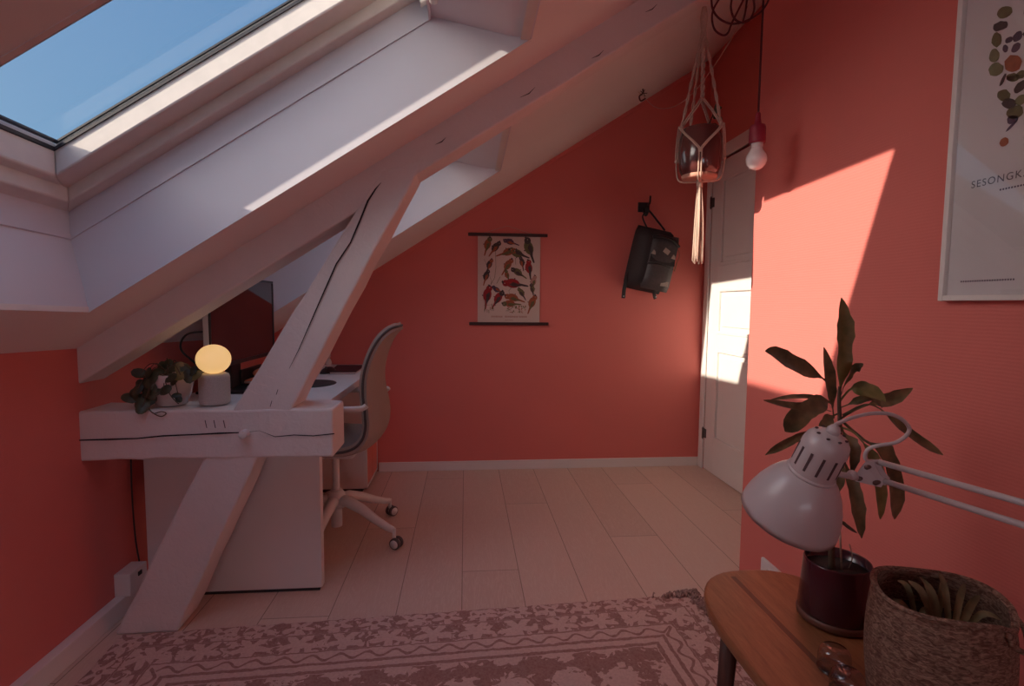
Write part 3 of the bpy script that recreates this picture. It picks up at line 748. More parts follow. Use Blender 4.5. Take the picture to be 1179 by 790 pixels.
# monitor parallel to the knee wall
MX, MY0, MY1, MZ0, MZ1 = -1.0, 2.13, 2.82, .848, 1.228
mon = thing('monitor', (-1.06, (MY0 + MY1) / 2, DZT), 'black wide computer monitor standing on the white desk', 'monitor')
MB().box(MX - .022, MX, MY0, MY1, MZ0, MZ1).build('case', M['silver'], mon, bevel=.004)
b = MB()
for a in ((MY0 + .002, MY1 - .002, MZ1 - .012, MZ1 - .001), (MY0 + .002, MY1 - .002, MZ0 + .001, MZ0 + .018), (MY0 + .002, MY0 + .012, MZ0 + .018, MZ1 - .012), (MY1 - .012, MY1 - .002, MZ0 + .018, MZ1 - .012)):
    b.box(MX, MX + .006, a[0], a[1], a[2], a[3])
b.build('bezel', M['black'], mon, bevel=.001)
MB().box(MX, MX + .003, MY0 + .012, MY1 - .012, MZ0 + .018, MZ1 - .012).build('screen', M['screen'], mon)
b = MB(); ymid = (MY0 + MY1) / 2
b.box(-1.075, -1.045, ymid - .05, ymid + .05, DZT + .01, 1.02); b.box(-1.05, MX - .022, ymid - .05, ymid + .05, .96, 1.04)
b.build('stand_neck', M['blackmat'], mon, bevel=.004)
MB().box(-1.16, -.92, ymid - .14, ymid + .14, DZT, DZT + .012).build('stand_foot', M['black'], mon, bevel=.004)
b = MB(); b.tube(spline([(-1.03, 2.20, 1.00), (-1.10, 2.17, .99), (-1.13, 2.18, .93), (-1.09, 2.22, .86), (-1.10, 2.4, .74)], 6), .004, 8)
b.build('cable', M['blackmat'], mon)

# little tray with orange things below the screen
tr = thing('desk_tray', (-.97, 2.60, DZT + .012), 'small black letter tray holding orange items under the monitor', 'tray')
tz = DZT + .012
b = MB(); b.box(-1.04, -.91, 2.50, 2.74, tz, tz + .005); b.box(-1.04, -1.034, 2.50, 2.74, tz, tz + .075); b.box(-1.04, -.91, 2.50, 2.505, tz, tz + .010); b.box(-1.04, -.91, 2.735, 2.74, tz, tz + .05)
b.build('tray_body', M['black'], tr, bevel=.002)
nb = thing('notebook', (-.97, 2.62, tz + .006), 'orange notebook lying in the small black tray below the monitor', 'notebook')
MB().box(-1.028, -.93, 2.515, 2.73, tz + .0055, tz + .024).build('cover', M['orange'], nb, bevel=.003)
MB().box(-1.0285, -.9285, 2.514, 2.731, tz + .011, tz + .019).build('pages', M['cotton'], nb)
pc = thing('pouch', (-.985, 2.63, tz + .025), 'orange pouch lying on the orange notebook under the screen', 'pouch')
b = MB(); b.ball((-.983, 2.63, tz + .047), .02, 10, 0, (2.1, 4.2, 1.05)); b.build('body', M['orange'], pc)
b = MB(); b.tube(spline([(-.945, 2.57, tz + .052), (-.942, 2.62, tz + .056), (-.945, 2.69, tz + .050)], 6), .0022, 6); b.build('zip', M['blackmat'], pc)

# far end of the desk: book, mouse on a dark pad, little figure
p0 = [atZ(*q, DZT) for q in ((379, 431), (409, 431), (421, 422.5), (388, 422.5))]
bk = thing('book', (p0[0].x, p0[0].y, DZT), 'flat dark maroon book near the far desk corner by the back wall', 'book')
b = MB(); b.hexa([(p.x, p.y, DZT) for p in p0] + [(p.x, p.y, DZT + .012) for p in p0]); b.build('cover', simple('maroon_book_cloth', (.06, .018, .022), .6), bk, bevel=.002)
b = MB(); c_ = sum(p0, Vector()) / 4
b.hexa([((p.x - c_.x) * .985 + c_.x + .004, (p.y - c_.y) * .985 + c_.y - .003, DZT + .003) for p in p0] + [((p.x - c_.x) * .985 + c_.x + .004, (p.y - c_.y) * .985 + c_.y - .003, DZT + .009) for p in p0]); b.build('pages', M['paper'], bk)
pd = MB(); pd.lathe([(1e-5, 0), (.125, 0), (.128, .002), (.125, .004), (1e-5, .0042)], 48, Matrix.Translation((-.765, 2.62, DZT)))
pad = pd.build('mouse_pad', M['blackmat'], origin=(-.765, 2.62, DZT)); tag(pad, 'round dark desk pad half hidden behind the raking strut', 'mouse pad')
pm = atZ(378, 429.5, DZT)
mo = MB()
rows = []
for i in range(9):
    t = i / 8; x = -.055 + .11 * t; w = .033 * math.sin(PI * min(1, max(0.02, .08 + .84 * t))) ** .5; h = .036 * (math.sin(PI * (.10 + .80 * t)) ** .7)
    rows.append([(pm.x + x * .3 + math.cos(PI * k / 8) * w, pm.y + x, DZT + .001 + math.sin(PI * k / 8) * h) for k in range(9)])
mo.grid(rows); mo.add([r for r in rows[0]], [tuple(range(9))]); mo.add([r for r in rows[-1]], [tuple(range(9))])
mouse = thing('computer_mouse', (pm.x, pm.y, DZT), 'black computer mouse on the far end of the white desk', 'mouse')
mo.build('shell', M['black'], mouse)
MB().tube([(pm.x - .01, pm.y - .03, DZT + .034), (pm.x + .0, pm.y - .03, DZT + .034)], .007, 12).build('scroll_wheel', M['wheel'], mouse)
fg = atZ(378, 420, DZT)
fig = thing('figurine', (fg.x, fg.y, DZT), 'tiny pale ceramic figurine behind the mouse at the back wall', 'figurine')
b = MB(); b.lathe([(1e-5, 0), (.022, 0), (.024, .012), (.018, .034), (.012, .042), (1e-5, .045)], 18, Matrix.Translation((fg.x, fg.y, DZT))); b.build('body', M['ceramic'], fig)
b = MB(); b.ball((fg.x, fg.y, DZT + .055), .017, 10); b.ball((fg.x - .012, fg.y, DZT + .069), .006, 6); b.ball((fg.x + .012, fg.y, DZT + .069), .006, 6); b.build('head', M['ceramic'], fig)

# ------------------------------------------------------------------ globe lamp on the stub beam
BZ = .7665
gl = thing('table_lamp', (-.865, 1.872, BZ), 'glowing opal globe table lamp on a rounded grey stone base', 'lamp')
T = Matrix.Translation((-.865, 1.872, BZ))
MB().lathe([(1e-5, 0), (.040, 0), (.046, .004), (.0485, .012), (.0485, .094), (.0455, .104), (.038, .1075), (.030, .1075), (.030, .1), (1e-5, .1)], 40, T).build('base', M['stone'], gl)
gc = .156
MB().lathe([(max(1e-5, .0545 * math.sin(PI * i / 24)), gc - .0505 * math.cos(PI * i / 24)) for i in range(2, 25)], 40, T).build('globe', M['globe'], gl)

# ------------------------------------------------------------------ trailing plant in white pot on the stub beam
pp = Vector((-1.005, 1.868, BZ))
hp = thing('potted_plant', pp, 'small trailing plant with round dark leaves in glossy white pot on the beam', 'plant')
T = Matrix.Translation(pp)
MB().lathe([(1e-5, 0), (.040, 0), (.047, .004), (.060, .035), (.0685, .075), (.0700, .104), (.068, .108), (.0655, .106), (.063, .080), (1e-5, .078)], 36, T).build('pot', M['ceramic'], hp)
MB().lathe([(1e-5, .086), (.062, .084), (.063, .079)], 24, T).build('soil', M['soil'], hp)
def roundleaf(mb, c, r, nrm, seed):
    r3 = random.Random(seed); nrm = nrm.normalized(); u = nrm.orthogonal().normalized(); u = (Matrix.Rotation(r3.uniform(0, 6.28), 3, nrm) @ u); v = nrm.cross(u)
    ring1, ring2 = [], []
    for k in range(12):
        a = 2 * PI * k / 12; q = 1 + .18 * math.cos(a); e = r * q * (.86 + .14 * math.cos(a) ** 2)
        ring2.append(c + (u * math.cos(a) * 1.15 + v * math.sin(a) * .9) * e - nrm * r * .18); ring1.append(c + (u * math.cos(a) * 1.15 + v * math.sin(a) * .9) * e * .5 + nrm * r * .02)
    vs = [c - nrm * r * .05] + ring1 + ring2
    fs = [(0, 1 + k, 1 + (k + 1) % 12) for k in range(12)] + [(1 + k, 13 + k, 13 + (k + 1) % 12, 1 + (k + 1) % 12) for k in range(12)]
    mb.add(vs, fs, 0, True)
lv = [(230, 360, 1), (330, 380, 1), (275, 420, .9), (228, 450, 1), (262, 500, 1), (302, 470, .9), (180, 512, 1), (130, 552, 1.15), (240, 560, 1), (285, 592, 1), (240, 640, 1.15), (350, 512, .9), (420, 502, .9), (400, 300, 1.1), (455, 282, 1), (490, 312, 1), (460, 390, 1.1), (495, 420, .9), (560, 310, 1.1), (600, 332, 1), (560, 372, 1), (620, 372, 1), (690, 365, 1), (520, 300, 1), (545, 572, .6), (518, 538, .6), (312, 540, .9), (330, 500, .8), (210, 600, .9), (250, 600, .9), (160, 560, 1), (370, 340, .9), (205, 480, .9), (650, 345, .8), (280, 360, .8)]
r3 = random.Random(2)
soil_c = pp + Vector((0, 0, .088))
st = MB()
for k, (px, py, s_) in enumerate(lv):
    x, y = 130 + px / 7.18, 380 + py / 7.18
    Y = 1.825 + r3.uniform(-.03, .02) if px < 350 else 1.835 + r3.uniform(-.04, .03)
    if y > 431: Y = min(Y, 1.80)
    if px > 640: Y = 1.80
    if y > 443: Y = min(Y, 1.792) if px < 460 else 1.796
    if y > 466: Y = 1.765
    c = atY(x, y, Y)
    lo = MB(); roundleaf(lo, c, .0215 * s_, Vector((r3.uniform(-.5, .5), -1.0 + r3.uniform(-.2, .3), .35 + r3.uniform(-.3, .5))), k)
    lo.build('leaf', M['leafo'] if (px > 540 and py < 380 and k % 2 == 0) else M['leafb'], hp)
    if k % 2 == 0:
        mid = (soil_c + c) / 2 + Vector((0, -.01, .045)); st.tube(spline([soil_c + Vector((r3.uniform(-.03, .03), r3.uniform(-.03, .02), 0)), mid, c], 5), .0014, 5, caps=False)
tl = [(262, 560), (300, 655), (345, 695), (400, 715), (440, 690), (400, 675), (350, 690)]
st.tube(spline([atY(130 + a / 7.18, 380 + c / 7.18, 1.772 if c > 640 else 1.80) for a, c in tl], 5), .0018, 5)
tl = [(435, 430), (470, 530), (520, 590), (545, 610)]
st.tube(spline([atY(130 + a / 7.18, 380 + c / 7.18, 1.80) for a, c in tl], 5), .0016, 5)
st.build('stems', M['stem'], hp)

# ------------------------------------------------------------------ office chair
chx, chy = -.612, 2.487
ch = thing('office_chair', (chx, chy, 0), 'grey upholstered swivel chair with white armrests and five-star base', 'chair')
CR = Matrix.Translation((chx, chy, 0)) @ Matrix.Rotation(math.radians(-3), 4, 'Z')   # local +x = the chair's back
prof = [(-.245, .440), (-.235, .462), (-.17, .470), (-.05, .455), (.08, .448), (.16, .465), (.208, .51), (.228, .57), (.226, .64), (.210, .72), (.206, .80), (.222, .88), (.250, .95), (.282, .994), (.306, 1.013)]
wid = [.17, .205, .230, .240, .236, .222, .208, .200, .198, .184, .172, .160, .142, .112, .066]
pf = spline([(x, 0, z) for x, z in prof], 4); wf = [v.x for v in spline([(w, 0, 0) for w in wid], 4)]
rows_o = []; NW = 14
for i, (p, w) in enumerate(zip(pf, wf)):
    t = i / (len(pf) - 1); row = []
    q0, q1 = pf[max(i - 1, 0)], pf[min(i + 1, len(pf) - 1)]; d = (q1 - q0).normalized(); nrm = Vector((-d.z, 0, d.x))  # towards the sitter
    for j in range(NW + 1):
        s_ = -1 + 2 * j / NW; cup = (.030 + .008 * min(1, max(0, (t - .3) / .2)) - .037 * max(0, (t - .55) / .45) ** 1.2) * abs(s_) ** 2.4
        row.append(CR @ (p + Vector((0, s_ * w, 0)) + nrm * cup))
    rows_o.append(row)
b = MB(); b.grid(rows_o)
sh = b.build('shell', M['chairfab'], ch, solid=.036, solid_off=0, bevel=.014, seg=4)
# piping round the rim
ring = [r[0] for r in rows_o] + [v for v in rows_o[-1][1:]] + [r[-1] for r in reversed(rows_o[:-1])]
b = MB(); b.tube(ring, .0062, 8); b.build('piping', M['chairedge'], sh)
# column, base, arms
b = MB(); b.tube([(chx, chy, .055), (chx, chy, .235)], .026, 20); b.tube([(chx, chy, .235), (chx, chy, .42)], .0165, 20); b.build('gas_lift', M['chairwhite'], ch, bevel=.003)
b = MB()
for v in [(-.10, -.09), (.10, -.09), (.10, .09), (-.10, .09)]: pass
b.hexa([CR @ Vector(p) for p in ((-.11, -.09, .405), (.10, -.09, .405), (.10, .09, .405), (-.11, .09, .405), (-.13, -.11, .437), (.12, -.11, .430), (.12, .11, .430), (-.13, .11, .437))])
b.build('tilt_mechanism', M['chairwhite'], ch, bevel=.008)
b = MB(); b.lathe([(1e-5, .15), (.042, .15), (.046, .165), (.040, .215), (.030, .228), (1e-5, .228)], 20, Matrix.Translation((chx, chy, 0))); b.build('hub', M['chairwhite'], ch)
a0 = math.degrees(math.atan2(2.352 - chy, -.324 - chx))
for k in range(5):
    a = math.radians(a0 + 72 * k); dv = Vector((math.cos(a), math.sin(a), 0)); O = Vector((chx, chy, 0)); R_ = .318
    cw_ = O + dv * R_
    b = MB(); b.tube([O + dv * r_ + Vector((0, 0, z)) for r_, z in ((.02, .185), (.07, .183), (.14, .158), (.22, .118), (R_ - .03, .090), (R_ - .006, .084))], [.026, .026, .023, .019, .016, .014], 10, flat=1.05)
    b.tube([cw_ + Vector((0, 0, .092)), cw_ + Vector((0, 0, .045))], .0085, 10)
    lg = b.build('base_leg', M['chairwhite'], ch)
    tan = Vector((-dv.y, dv.x, 0)); rt = Matrix(((tan.x, dv.x, 0), (tan.y, dv.y, 0), (0, 0, 1)))
    for s_ in (-1, 1):
        Tm = Matrix.Translation(cw_ + dv * .012 + tan * s_ * .0125 + Vector((0, 0, .0265))) @ Matrix.Rotation(math.atan2(tan.y, tan.x), 4, 'Z') @ Matrix.Rotation(PI / 2, 4, 'Y')
        b = MB(); b.lathe([(1e-5, -.009), (.019, -.009), (.0255, -.007), (.0265, 0), (.0255, .007), (.019, .009), (1e-5, .009)], 22, Tm)
        wl = b.build('caster', M['wheel'], lg)
        b = MB(); b.lathe([(1e-5, .0088), (.0195, .0088), (.0195, .0108), (1e-5, .0112)], 18, Tm); b.lathe([(1e-5, -.0088), (.0195, -.0088), (.0195, -.0108), (1e-5, -.0112)], 18, Tm); b.build('hubcap', M['chairwhite'], wl)
for s_ in (-1, 1):
    w = .262 * s_
    pts = [(.205, w * .90, .684), (.196, w * .91, .676), (.175, w * .92, .670), (.10, w * .95, .669), (.0, w * .98, .668), (-.06, w, .662), (-.085, w, .64), (-.09, w * .98, .58), (-.085, w * .9, .49), (-.06, w * .7, .435), (-.02, w * .4, .425)]
    b = MB(); b.tube([CR @ Vector(p) for p in spline(pts, 5)], .0125, 10); b.build('armrest', M['chairwhite'], ch)

# ------------------------------------------------------------------ bird print on the gable wall
pz0, pz1, px0, px1, pyy = .993, 1.571, .080, .4935, BACK - .006
pr = thing('bird_print', (.285, BACK, pz0), 'hanging print of many parrots between two dark wooden battens', 'poster')
b = MB(); bez = lambda t: .0025 * math.sin(PI * t)
b.grid([[(px0 + (px1 - px0) * i / 6, pyy - bez(j / 8), pz0 + (pz1 - pz0) * j / 8) for i in range(7)] for j in range(9)])
PW_, PH_ = px1 - px0, pz1 - pz0
def uvp(u, v, lift=.0006): return (px0 + u * PW_, pyy - bez(1 - v) - lift, pz1 - v * PH_)
# birds: (u, v, length, angle, material); body, head, tail, beak in one silhouette
birds = [(.15, .115, .20, 105, 3, 1), (.27, .145, .19, 125, 5, 1), (.52, .075, .17, 20, 6, -1), (.82, .15, .27, 70, 4, 1), (.47, .19, .22, 160, 3, 1), (.64, .205, .23, 20, 4, 1), (.18, .34, .16, 110, 5, 1), (.13, .47, .17, 105, 5, 1),
         (.47, .345, .20, 120, 3, 1), (.47, .455, .13, 70, 3, 1), (.71, .31, .15, 80, 5, -1), (.82, .375, .21, 80, 2, 1), (.65, .42, .19, 35, 4, -1), (.58, .545, .27, 10, 2, -1), (.89, .53, .17, 100, 7, 1), (.88, .61, .14, 80, 4, -1),
         (.15, .69, .25, 98, 2, 1), (.31, .62, .14, 30, 6, 1), (.32, .72, .22, 120, 2, 1), (.71, .655, .15, 60, 4, -1), (.58, .71, .22, 20, 3, -1), (.53, .775, .20, 5, 3, -1), (.87, .77, .21, 110, 3, 1)]
def bird(u, v, L, an, mi, fl, k):
    a = math.radians(an)
    def at(x, y, lift):
        y *= fl; X_ = (x * math.cos(a) - y * math.sin(a)) * L; Y_ = (x * math.sin(a) + y * math.cos(a)) * L
        return uvp(u + X_, v + Y_ * PW_ / PH_, lift)
    def ell(cx_, cy_, rx_, ry_, m_, lift, n=14): b.add([at(cx_ + rx_ * math.cos(2 * PI * i / n), cy_ + ry_ * math.sin(2 * PI * i / n), lift) for i in range(n)], [tuple(range(n))], m_)
    def poly(pts, m_, lift): b.add([at(x, y, lift) for x, y in pts], [tuple(range(len(pts)))], m_)
    second = {2: 5, 3: 4, 4: 5, 5: 3, 6: 3, 7: 4}[mi]
    poly([(.10, -.06), (.34, -.05), (.62, -.035), (.66, 0), (.60, .035), (.30, .05), (.10, .08)], second if k % 2 else mi, .0005)     # tail
    ell(-.06, .0, .31, .20, mi, .0007)                      # body
    ell(-.36, -.05, .15, .145, second if k % 3 == 0 else mi, .0009)                    # head
    poly([(-.46, -.12), (-.545, -.04), (-.535, .05), (-.49, .01), (-.45, .0)], 5, .0011)   # hooked bill
    poly([(-.20, -.09), (-.02, -.14), (.20, -.10), (.42, -.02), (.18, .02), (-.06, .05)], second, .0011)    # folded wing
    poly([(-.02, .14), (.02, .14), (.03, .24), (-.03, .24)], 5, .0005)
    ell(-.40, -.065, .020, .020, 0, .0014, 6)
for k, q in enumerate(birds): bird(q[0], q[1], q[2] * 1.36, *q[3:], k)
def twig(pts, w=.0011, mi=4):
    q = [uvp(u, v, .0004) for u, v in pts]
    up = [(x - w, y, z + w * .6) for x, y, z in q]; dn = [(x + w, y, z - w * .6) for x, y, z in q]; b.grid([up, dn], mi, False)
for p in ([(.10, .27), (.14, .33), (.18, .44), (.22, .52), (.20, .60)], [(.22, .52), (.30, .57), (.40, .60), (.50, .625), (.56, .58)], [(.50, .625), (.51, .67)], [(.28, .18), (.29, .36), (.27, .48), (.21, .56)], [(.60, .25), (.605, .33)], [(.85, .38), (.86, .60), (.93, .68)], [(.36, .47), (.30, .55)], [(.10, .80), (.22, .79), (.30, .80)], [(.45, .86), (.52, .84), (.60, .80)]): twig(p)
r3 = random.Random(9)
for k in range(46):
    u, v = r3.uniform(.48, .80), r3.uniform(.79, .87); a = r3.uniform(0, 3.14); l = r3.uniform(.02, .05)
    b.add([uvp(u, v), uvp(u + .012, v + .006), uvp(u + l * math.cos(a), v + l * math.sin(a) * .7), uvp(u - .006, v + .012)], [(0, 1, 2, 3)], 4 if k % 3 else 3)
for k in range(12):
    u = .10 + r3.uniform(0, .2); v = r3.uniform(.76, .86); b.add([uvp(u, v), uvp(u + .01, v), uvp(u + .012, v + .035), uvp(u + .004, v + .04)], [(0, 1, 2, 3)], 4)
# the caption is too small to read in the photograph: rows of letter-sized marks
u = .22
while u < .79:
    w = r3.uniform(.010, .019)
    if not (.40 < u < .43 or .64 < u < .66): b.add([uvp(u, .915), uvp(u + w * .7, .915), uvp(u + w * .7, .935), uvp(u, .935)], [(0, 1, 2, 3)], 7)
    u += w
u = .44
while u < .57: b.add([uvp(u, .962), uvp(u + .007, .962), uvp(u + .007, .970), uvp(u, .970)], [(0, 1, 2, 3)], 7); u += .011
b.build('print', [M['paper'], M['ink'], M['inkred'], M['inkor'], M['inkgr'], M['inkdk'], M['inkvi'], M['inkpk']], pr, fix=False)
for z, xa, xb in ((1.573, .017, .540), (.989, .025, .553)):
    MB().box(xa, xb, BACK - .017, BACK - .003, z - .010, z + .010).build('batten', M['dkwood'], pr, bevel=.002)
MB().tube([(.115, BACK - .010, 1.581), (.275, BACK - .006, 1.632), (.44, BACK - .010, 1.581)], .0011, 6).build('string', M['cotton'], pr)

# ------------------------------------------------------------------ coat hook and backpack
hk = thing('coat_hook', (1.19, BACK, 1.77), 'black metal wall hook above the backpack on the coral gable wall', 'hook')
MB().box(1.150, 1.228, BACK - .010, BACK, 1.742, 1.806).build('plate', M['blackmat'], hk, bevel=.003)
b = MB()
b.tube(spline([(1.185, BACK - .008, 1.755), (1.185, BACK - .035, 1.735), (1.187, BACK - .055, 1.715), (1.188, BACK - .075, 1.722), (1.188, BACK - .08, 1.745)], 5), .009, 10)
b.ball((1.188, BACK - .08, 1.748), .013, 8); b.build('prong', M['blackmat'], hk)
b = MB(); b.tube(spline([(1.218, BACK - .008, 1.79), (1.222, BACK - .03, 1.80), (1.224, BACK - .035, 1.845)], 5), .006, 8); b.build('prong', M['blackmat'], hk)

bp_ = thing('backpack', (1.22, BACK - .09, 1.20), 'black canvas backpack hanging tilted from the hook on the back wall', 'backpack')
BA = math.radians(-11)   # leans: top to the right
BO = Vector((1.225, BACK - .012, 1.425))
BM_ = Matrix.Translation(BO) @ Matrix.Rotation(-BA, 4, 'Y')
def bagblock(w0, w1, h, d, zc_, y_back, taper=.85, nx=8, nz=10, rad=3.2):
    """padded block: superellipse in x/z swollen outward in -y"""
    mb = MB(); rows = []
    for j in range(nz + 1):
        t = j / nz; z = (t - .5) * h; row = []
        w = w0 + (w1 - w0) * t; edge = (1 - abs(2 * t - 1) ** rad) ** (1 / rad) if 0 < t < 1 else 0.0
        for i in range(nx + 1):
            s_ = -1 + 2 * i / nx; ex = (1 - abs(s_) ** rad) ** (1 / rad) if abs(s_) < 1 else 0
            row.append(BM_ @ Vector((s_ * w * .5 * (.90 + .10 * edge), y_back - d * (ex * edge) ** .6, zc_ + z)))
        rows.append(row)
    mb.grid(rows)
    back = [[BM_ @ Vector(((-1 + 2 * i / nx) * (w0 + (w1 - w0) * j / nz) * .5 * .9, y_back + .004, zc_ + (j / nz - .5) * h)) for i in range(nx + 1)] for j in (0, nz)]
    mb.grid(back)
    return mb
bagblock(.275, .255, .425, .15, .0, -.004).build('main_body', M['bag'], bp_)
fp = MB()
def onbag(x, y, z): return BM_ @ Vector((x, y, z))
bagblock(.185, .20, .36, .052, -.015, -.128).v  # (shape reference only)
q = bagblock(.200, .205, .365, .055, -.020, -.122)
sx_ = .040
q.v = [tuple(Vector(p) + (BM_.to_3x3() @ Vector((sx_, 0, 0)))) for p in q.v]
fpk = q.build('front_pocket', M['bag2'], bp_)
b = MB()
def lid(z0, z1, y, w, dx): # thin raised flap
    b.add([onbag(dx - w, y, z0), onbag(dx + w, y, z0), onbag(dx + w * .96, y + .012, z1), onbag(dx - w * .96, y + .012, z1), onbag(dx - w, y + .02, z0), onbag(dx + w, y + .02, z0), onbag(dx + w * .96, y + .03, z1), onbag(dx - w * .96, y + .03, z1)],
          [(0, 1, 2, 3), (4, 5, 6, 7), (0, 1, 5, 4), (1, 2, 6, 5), (2, 3, 7, 6), (3, 0, 4, 7)])
lid(-.035, .02, -.180, .085, .04)
b.build('pocket_flap', M['bag'], bp_, bevel=.004)
b = MB(); b.tube(spline([onbag(-.055, -.168, .125), onbag(.0, -.181, .136), (onbag(.07, -.182, .128)), onbag(.135, -.155, .10)], 6), .009, 8); b.build('pocket_opening', M['black'], bp_)
b = MB(); b.tube(spline([onbag(-.055, -.172, -.045), onbag(.03, -.185, -.040), onbag(.125, -.165, -.052)], 6), .0035, 6); b.build('zip', M['black'], bp_)
b = MB(); b.hexa([onbag(x, y, z) for y in (-.186, -.182) for x, z in ((.025, .045), (.062, .028), (.074, .055), (.038, .072))]); b.build('leather_patch', M['tagw'], bp_)
b = MB(); b.hexa([onbag(x, y, z) for y in (-.166, -.172) for x, z in ((.060, -.172), (.112, -.168), (.110, -.138), (.060, -.142))]); b.build('corner_patch', M['tagw'], bp_)
for x, z in ((-.032, .03), (.102, .025)):
    b = MB(); b.hexa([onbag(x + dx, y, z + dz) for y in (-.184, -.172) for dx, dz in ((-.013, -.012), (.015, -.014), (.010, .004), (-.001, .014))]); b.build('strap_tab', M['tagw'], bp_)
b = MB(); b.tube(spline([onbag(.150, -.11, .09), onbag(.163, -.12, .05), onbag(.155, -.12, .0)], 5), .0025, 6); b.tube([onbag(.155, -.12, .0), onbag(.152, -.12, -.055)], .004, 6); b.build('zip_pull', M['ztag'], bp_)
# haul loop over the hook: two cords
b = MB()
b.tube(spline([onbag(-.07, -.05, .20), (1.165, BACK - .06, 1.70), (1.185, BACK - .066, 1.733), (1.20, BACK - .062, 1.742), (1.226, BACK - .055, 1.728), onbag(.055, -.05, .205)], 6), .0052, 8, flat=1.3)
b.build('haul_loop', M['black'], bp_)
for dx, zz, ln in ((-.125, -.135, .15), (.075, -.19, .06)):
    p = onbag(dx, -.045, zz); q_ = p + Vector((-.028 if dx < 0 else .006, .0, -ln))
    b = MB(); b.tube(spline([p + Vector((.03, 0, .03)), p, (p + q_) / 2 + Vector((-.010, -.012, 0)), q_], 6), .013, 8, flat=.35)
    s_o = b.build('shoulder_strap', M['bag'], bp_)
    b = MB(); b.ball(q_ + Vector((0, -.004, .012)), .006, 6); b.build('rivet', M['silver'], s_o)

# ------------------------------------------------------------------ macrame hanger with pot
MYY = 1.852
hang_top = atY(811, 9, MYY); hang_top.z = min(hang_top.z, zlow(hang_top.x) + .004)
hg = thing('macrame_hanger', hang_top, 'natural cotton macrame plant hanger with long tassel hung from the rafter', 'plant hanger')
pc_ = atY(806, 181, MYY); pot_c = Vector((pc_.x, MYY, atY(806, 207, MYY).z)); PR = .0765
knots = [(PR * .70 * math.cos(math.radians(a)), PR * .70 * math.sin(math.radians(a))) for a in (-150, -30, 60, 150)]
htop = pot_c.z + .175
top = hang_top
b = MB(); b.tube([top + Vector((0, 0, .002)), top + Vector((0, 0, -.03)), top + Vector((0, 0, -.075))], [.008, .0135, .009], 10); b.build('gathering_knot', M['cotton'], hg)
kz = htop + .006
KN = []
PHI = -114
for a in (PHI - 63, PHI + 63, PHI + 147, PHI - 147):
    KN.append(Vector((pot_c.x + PR * .95 * math.cos(math.radians(a)), pot_c.y + PR * .95 * math.sin(math.radians(a)), kz)))
b = MB()
def twist(p, q, r=.0030, tw=.0032, n=26, ph=0):
    d = (q - p).normalized(); u = d.orthogonal().normalized(); v = d.cross(u)
    for k in range(2):
        b.tube([p.lerp(q, i / n) + (u * math.cos(ph + k * PI + i * .9) + v * math.sin(ph + k * PI + i * .9)) * tw for i in range(n + 1)], r, 6)
for K_ in (KN[0], KN[1], KN[3]): twist(top + Vector((0, 0, -.06)), K_)
ctr = Vector((pot_c.x - .012, pot_c.y - .03, htop + .100))
twist(top + Vector((0, 0, -.06)), ctr, .0045, .004, 34)
for K_ in (KN[0] + Vector((0, .0, 0)), KN[1]):
    for o_ in (-.0035, .0035): b.tube([ctr + Vector((o_, 0, 0)), ctr.lerp(K_, .5) + Vector((o_, -.004, 0)), K_ + Vector((o_, 0, 0))], .0026, 6)
for o_ in (-.0035, .0035): b.tube([ctr + Vector((o_, .01, 0)), KN[2] + Vector((o_, 0, 0))], .0026, 6)
b.build('suspension_cords', M['cotton'], hg)
# lower net: each pair splits round the pot and meets below
b = MB(); on_pot = lambda a, k, z: Vector((pot_c.x + PR * k * math.cos(math.radians(a)), pot_c.y + PR * k * math.sin(math.radians(a)), pot_c.z + z))
frontk, leftk, rightk, backk = on_pot(PHI, 1.04, .085), on_pot(PHI - 92, 1.06, .07), on_pot(PHI + 92, 1.06, .07), on_pot(PHI + 180, 1.05, .07)
botk = Vector((pot_c.x, pot_c.y - .004, pot_c.z - .008))
def wrap(p, q, o_):
    pts = []
    for i in range(9):
        t = i / 8; z = p.z + (q.z - p.z) * t; v = Vector((p.x + (q.x - p.x) * t - pot_c.x, p.y + (q.y - p.y) * t - pot_c.y, 0))
        rr = PR * (1.055 if z > pot_c.z + .02 else 1.0); v = v.normalized() * max(rr, 0) ; pts.append(Vector((pot_c.x + v.x + o_, pot_c.y + v.y, z)))
    b.tube(pts, .0026, 6)
for K_, L in ((KN[0], frontk), (KN[1], frontk), (KN[0], leftk), (KN[3], leftk), (KN[1], rightk), (KN[2], rightk), (KN[2], backk), (KN[3], backk)):
    for o_ in (-.0032, .0032): wrap(K_, L, o_)
for L in (frontk, leftk, rightk, backk):
    d = Vector((L.x - pot_c.x, L.y - pot_c.y, 0)).normalized()
    for o_ in (-.0045, .0045):
        sd = Vector((-d.y, d.x, 0)) * o_
        b.tube(spline([L + sd, Vector((pot_c.x, pot_c.y, pot_c.z + .035)) + d * PR * 1.04 + sd, Vector((pot_c.x, pot_c.y, pot_c.z - .003)) + d * PR * .86 + sd, botk + sd * .4], 4), .0027, 6)
for K_ in KN + [frontk, leftk, rightk]: b.ball(K_, .0075, 6)
b.build('net', M['cotton'], hg)
b = MB(); b.tube([botk + Vector((0, 0, .006)), botk + Vector((0, 0, -.02))], .011, 10); b.build('tassel_knot', M['cotton'], hg)
b = MB(); r3 = random.Random(3); tz_ = atY(803, 303, MYY).z
